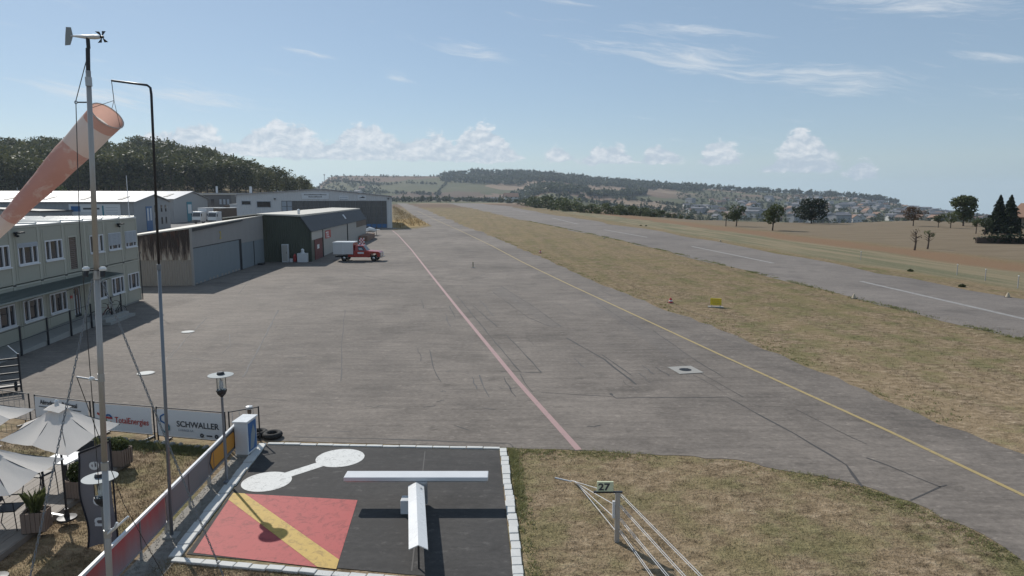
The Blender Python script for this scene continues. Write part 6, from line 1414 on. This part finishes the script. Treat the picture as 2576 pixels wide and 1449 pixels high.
def house_mesh(w, l, h, rise, wall, roof):
    mb = MB(); mb.prism([(-w / 2, -l / 2, -3), (w / 2, -l / 2, -3), (w / 2, -l / 2, h), (0, -l / 2, h + rise), (-w / 2, -l / 2, h)], (0, l, 0)); o = mb.build('wall', wall); wm = o.data; bpy.data.objects.remove(o)
    mb = MB(); e = 0.6
    for s in (-1, 1): mb.prism([(s * (w / 2 + e), -l / 2 - e, h - rise * e * 2 / w), (0, -l / 2 - e, h + rise), (0, -l / 2 - e, h + rise + .3), (s * (w / 2 + e), -l / 2 - e, h + .3 - rise * e * 2 / w)], (0, l + 2 * e, 0))
    o = mb.build('roof', roof); rm = o.data; bpy.data.objects.remove(o)
    mb = MB()
    for s in (-1, 1):
        for k in range(3):
            for zz in (1.2, 3.7):
                if zz + 1.2 < h + .4: yy = -l / 2 + l * (k + .5) / 3 - .55; mb.box(s * (w / 2 + .03) - .04, s * (w / 2 + .03) + .04, yy, yy + 1.1, zz, zz + 1.2)
    for k in range(2): xx = -w / 2 + w * (k + .5) / 2 - .5; mb.box(xx, xx + 1, -l / 2 - .08, -l / 2 + .02, 1.2, 2.5)
    o = mb.build('windows', 'glass'); gm_ = o.data; bpy.data.objects.remove(o)
    return wm, rm, gm_
HT = [(house_mesh(9, 12, 5.0, 3, 'house_white', 'terracotta'), 'white house with terracotta roof in the hillside village'), (house_mesh(9, 11, 5.0, 2.6, 'house_cream', 'roof_brown'), 'cream house with brown roof in the hillside village'), (house_mesh(9, 13, 5.4, 2.4, 'house_white', 'roof_grey'), 'white house with grey roof in the hillside village'), (house_mesh(11, 20, 8, 1.6, 'house_grey', 'roof_grey'), 'large grey block with grey roof in the hillside village'), (house_mesh(10, 12, 5.2, 3, 'house_cream', 'terracotta'), 'cream house with terracotta roof in the hillside village')]
def house(kind, x, y, rz, s, lab=None, grp='houses of the hillside village', z=None):
    (wm, rm, gm_), lb = HT[kind]; T = thing('village_house', lab or lb, 'house', (x, y, tz(x, y) if z is None else z), rz, grp); T.scale = (s, s, s)
    for nm, me in (('wall', wm), ('roof', rm), ('windows', gm_)): o = bpy.data.objects.new(nm, me); C.objects.link(o); o.parent = T; tag(o, kind='stuff' if nm == 'windows' else None)
placed = []
tries = 0
while len(placed) < 285 and tries < 9000:
    tries += 1
    xp = random.uniform(1715, 2600); r_ = random.uniform(930, 2250)
    if r_ > 1400 + (xp - 1715) * 1.6 + 350 or (xp < 1800 and random.random() < .4): continue
    x, y = polar(xp, r_)
    if any((x - a) ** 2 + (y - b_) ** 2 < 15 ** 2 for a, b_ in placed): continue
    placed.append((x, y)); house(random.choices(range(5), (2, 3, 6, 3, 1))[0], x, y, random.choice((0.3, 1.87)) + random.uniform(-.25, .25), random.uniform(0.9, 1.25))
for xp, r_, k in ((817, 1750, 4), (838, 1760, 0), (850, 1700, 1), (905, 1850, 2), (915, 1950, 4), (880, 1650, 1), (835, 1600, 2)):
    x, y = polar(xp, r_); house(k, x, y, random.uniform(1.2, 1.9), 1.35, HT[k][1].replace('in the hillside village', 'among trees on the slope left of the far fields'), 'houses on the slope behind the big hangar')
x, y = polar(1285, 1150); house(0, x, y, 1.7, 1.9, 'white farmhouse with a long terracotta roof below the far wood', 'farm below the far wood')
x, y = polar(1335, 1130); house(1, x, y, 0.4, 1.2, 'brown-roofed barn beside the white farmhouse', 'farm below the far wood')
x, y = polar(1240, 1160); house(3, x, y, 1.8, 0.8, 'grey-roofed barn left of the white farmhouse', 'farm below the far wood')
x, y = G(2585, 603); house(4, x + 16, y + 16, R(25), 0.8, 'chalet with orange tiled roof behind the conifers at the right edge', 'chalet at the right edge', z=-0.6)
hd = G(2500, 612); T = thing('garden_hedge', 'clipped dark hedge at the foot of the twin conifers', 'hedge', (hd[0] + 4, hd[1] - 1.5, 0), R(-14)); v, f = bush(1500, 7.5, 0.7, 0.8, 0.22, 0.7, 33); npmesh('foliage', v, f, 'leaf_conifer', T); MB().box(-7, 7, -0.35, 0.35, 0, 0.9).build('stems', 'trunk', T)
x, y = polar(822, 2430); T = thing('water_tower', 'slim tower with a flat head on the far skyline', 'tower', (x, y, tz(x, y)), 0); MB().tube([(0, 0, 0), (0, 0, 21)], [1.0, 0.8], 10).build('shaft', 'house_grey', T); MB().lathe([(0.8, 21), (3.4, 23.5), (3.4, 25), (0.5, 26)], 14).build('head', 'house_grey', T)

# ------------------------------------------------------------------ grass blades
def tufts(name, label, poly, n, h0, h1, w, mat, ymax=None, blades=4, seed=1, spread=0.05, dens=None):
    r = np.random.default_rng(seed); P = np.array(poly); xs = r.uniform(P[:, 0].min(), P[:, 0].max(), n); ys = r.uniform(P[:, 1].min(), min(P[:, 1].max(), ymax or 1e9), n)
    ok = inpoly(xs, ys, poly)
    if dens: ok &= r.uniform(0, 1, n) > np.clip((ys - dens[0]) / (dens[1] - dens[0]), 0, 1) ** 0.6
    xs, ys = xs[ok], ys[ok]; m_ = len(xs)
    xs = np.repeat(xs, blades) + r.normal(0, spread, m_ * blades); ys = np.repeat(ys, blades) + r.normal(0, spread, m_ * blades); k = m_ * blades
    a = r.uniform(0, 2 * np.pi, k); hh = r.uniform(h0, h1, k); le = r.normal(0, 0.7, (k, 2)) * hh[:, None]
    b0 = np.stack([xs - np.cos(a) * w, ys - np.sin(a) * w, np.full(k, -0.005)], 1); b1 = np.stack([xs + np.cos(a) * w, ys + np.sin(a) * w, np.full(k, -0.005)], 1); tp_ = np.stack([xs + le[:, 0], ys + le[:, 1], hh], 1)
    v = np.stack([b0, b1, tp_], 1).reshape(-1, 3); f = np.arange(3 * k).reshape(k, 3)
    return tag(npmesh(name, v, f, mat), label, 'grass', kind='stuff')
island = [(0.28, 19.25)] + [(x, y - 0.08) for x, y in near_edge[::-1]] + [(12.6, 9.0), (0.45, 9.0)]
tufts('foreground_grass', 'short dry turf around the 27 sign', island, 17000, 0.012, 0.045, 0.006, 'turf', blades=5, seed=2)
lawn = [(-8.15, 19.0), (-8.6, 19.25), (-10.85, 19.8), (-13, 20.3), (-15.6, 21.1), (-15.6, 18.2), (-10.75, 18.2), (-10.32, 10.2), (-7.75, 10.0)]
tufts('lawn_grass', 'patchy dry lawn between deck and barriers', lawn, 16000, 0.02, 0.07, 0.006, 'turf', blades=5, seed=3)
strip = [q for q in right_edge[1:-2]] + [run_near[i] for i in (7, 6, 5, 4, 3, 2, 1)] + [(30, 33)]
tufts('strip_grass', 'dry grass strip between taxiway and runway', strip, 50000, 0.02, 0.085, 0.012, 'turf', ymax=120, blades=4, seed=4, spread=0.12, dens=(25, 105))
tufts('edge_grass', 'greener grass tufts along the lower edge of the signal square', [(-6.9, 13.0), (0.2, 11.9), (0.2, 10), (-7.3, 10), (-7.2, 13)], 9000, 0.02, 0.07, 0.006, 'turf', blades=5, seed=6)
def weeds(name, label, line, n, side, h0, h1, w, seed, clump=0.6, mat='leaf_weed', blades=6):
    r = np.random.default_rng(seed); P = np.array(line); seg = np.hypot(*np.diff(P, axis=0).T); cum_ = np.concatenate([[0], np.cumsum(seg)]); u = r.uniform(0, cum_[-1], n)
    keep = (np.sin(u * 1.7 + 3 * np.sin(u * 0.43)) + np.sin(u * 0.61 + 1)) * 0.5 + r.normal(0, 0.5, n) > 1 - 2 * clump; u = u[keep]; n = len(u)
    x = np.interp(u, cum_, P[:, 0]); y = np.interp(u, cum_, P[:, 1]); k = np.clip(np.searchsorted(cum_, u) - 1, 0, len(seg) - 1); d = np.diff(P, axis=0)[k] / seg[k][:, None]
    off = np.abs(r.normal(0, side[1], n)) * side[0] + side[2]; x += -d[:, 1] * off; y += d[:, 0] * off
    x = np.repeat(x, blades) + r.normal(0, w * 3, n * blades); y = np.repeat(y, blades) + r.normal(0, w * 3, n * blades); m_ = n * blades
    a = r.uniform(0, 6.283, m_); hh = r.uniform(h0, h1, m_); le = r.normal(0, 0.8, (m_, 2)) * hh[:, None]
    v = np.stack([np.stack([x - np.cos(a) * w, y - np.sin(a) * w, np.zeros(m_)], 1), np.stack([x + np.cos(a) * w, y + np.sin(a) * w, np.zeros(m_)], 1), np.stack([x + le[:, 0], y + le[:, 1], hh], 1)], 1).reshape(-1, 3)
    return tag(npmesh(name, v, np.arange(3 * m_).reshape(m_, 3), mat), label, 'weeds', kind='stuff')
weeds('kerb_weeds', 'green weeds along the white kerb of the signal square', [(-0.1, 19.2), (0.3, 12.0)], 900, (1, 0.14, 0.02), 0.03, 0.10, 0.012, 51, 0.75)
weeds('apron_edge_weeds', 'green weeds along the curved edge of the near grass', near_edge[::-1], 1500, (-1, 0.32, 0.0), 0.02, 0.07, 0.010, 52, 0.5)
weeds('taxiway_edge_weeds', 'green weeds along the grass edge of the taxiway', right_edge[1:-3], 1800, (-1, 0.8, 0.0), 0.03, 0.09, 0.016, 53, 0.45)
weeds('runway_edge_weeds', 'dark green weeds along the near edge of the runway', run_near[:-2], 5000, (-1, 0.3, 0.0), 0.04, 0.13, 0.03, 54, 0.35)
weeds('lawn_weeds', 'green grass along the banner fence', [(-8.4, 19.0), (-13.2, 20.1)], 1600, (1, 0.25, -0.1), 0.03, 0.12, 0.012, 55, 0.8)
gold = [G(*q) for q in [(990, 519), (1030, 541), (1060, 556), (1083, 568), (1027, 571), (993, 573)]]
tufts('golden_grass', 'tall golden uncut grass beside the big hangar', gold, 5200, 0.5, 1.5, 0.05, 'gold_grass', blades=6, seed=7, spread=0.5)
for i, q in enumerate(((2290, 683), (2420, 722), (1612, 568), (1625, 569))):
    x, y = G(*q); T = thing('weed_tuft', 'dark green weed tuft at the far edge of the runway', 'weed', (x, y, 0), 0, 'weeds at the far runway edge'); v, f = bush(160, 0.3, 0.22, 0.15, 0.08, 0.08, 40 + i); npmesh('leaves', v, f, 'leaf_green', T); MB().tube([(0, 0, -0.05), (0, 0, 0.3)], 0.03, 5).build('stem', 'trunk', T)

# ------------------------------------------------------------------ summer haze
zlo, zhi = float(vv[:, 2].min()) - 1.5, float(vv[:, 2].max()) + 32
m = bpy.data.materials.new('haze'); m.use_nodes = True; nt_ = m.node_tree; nt_.nodes.remove(nt_.nodes['Principled BSDF'])
pvn = nt_.nodes.new('ShaderNodeVolumePrincipled'); pvn.inputs['Color'].default_value = (0.72, 0.84, 1.0, 1); pvn.inputs['Density'].default_value = 0.000105; pvn.inputs['Anisotropy'].default_value = 0.25
nt_.links.new(pvn.outputs[0], nt_.nodes['Material Output'].inputs['Volume']); MATS['haze'] = m
tag(MB().box(-5200, 5200, -5200, 5200, zlo, zhi).build('haze', 'haze'), 'thin bluish summer haze over the whole landscape', 'haze', kind='stuff')
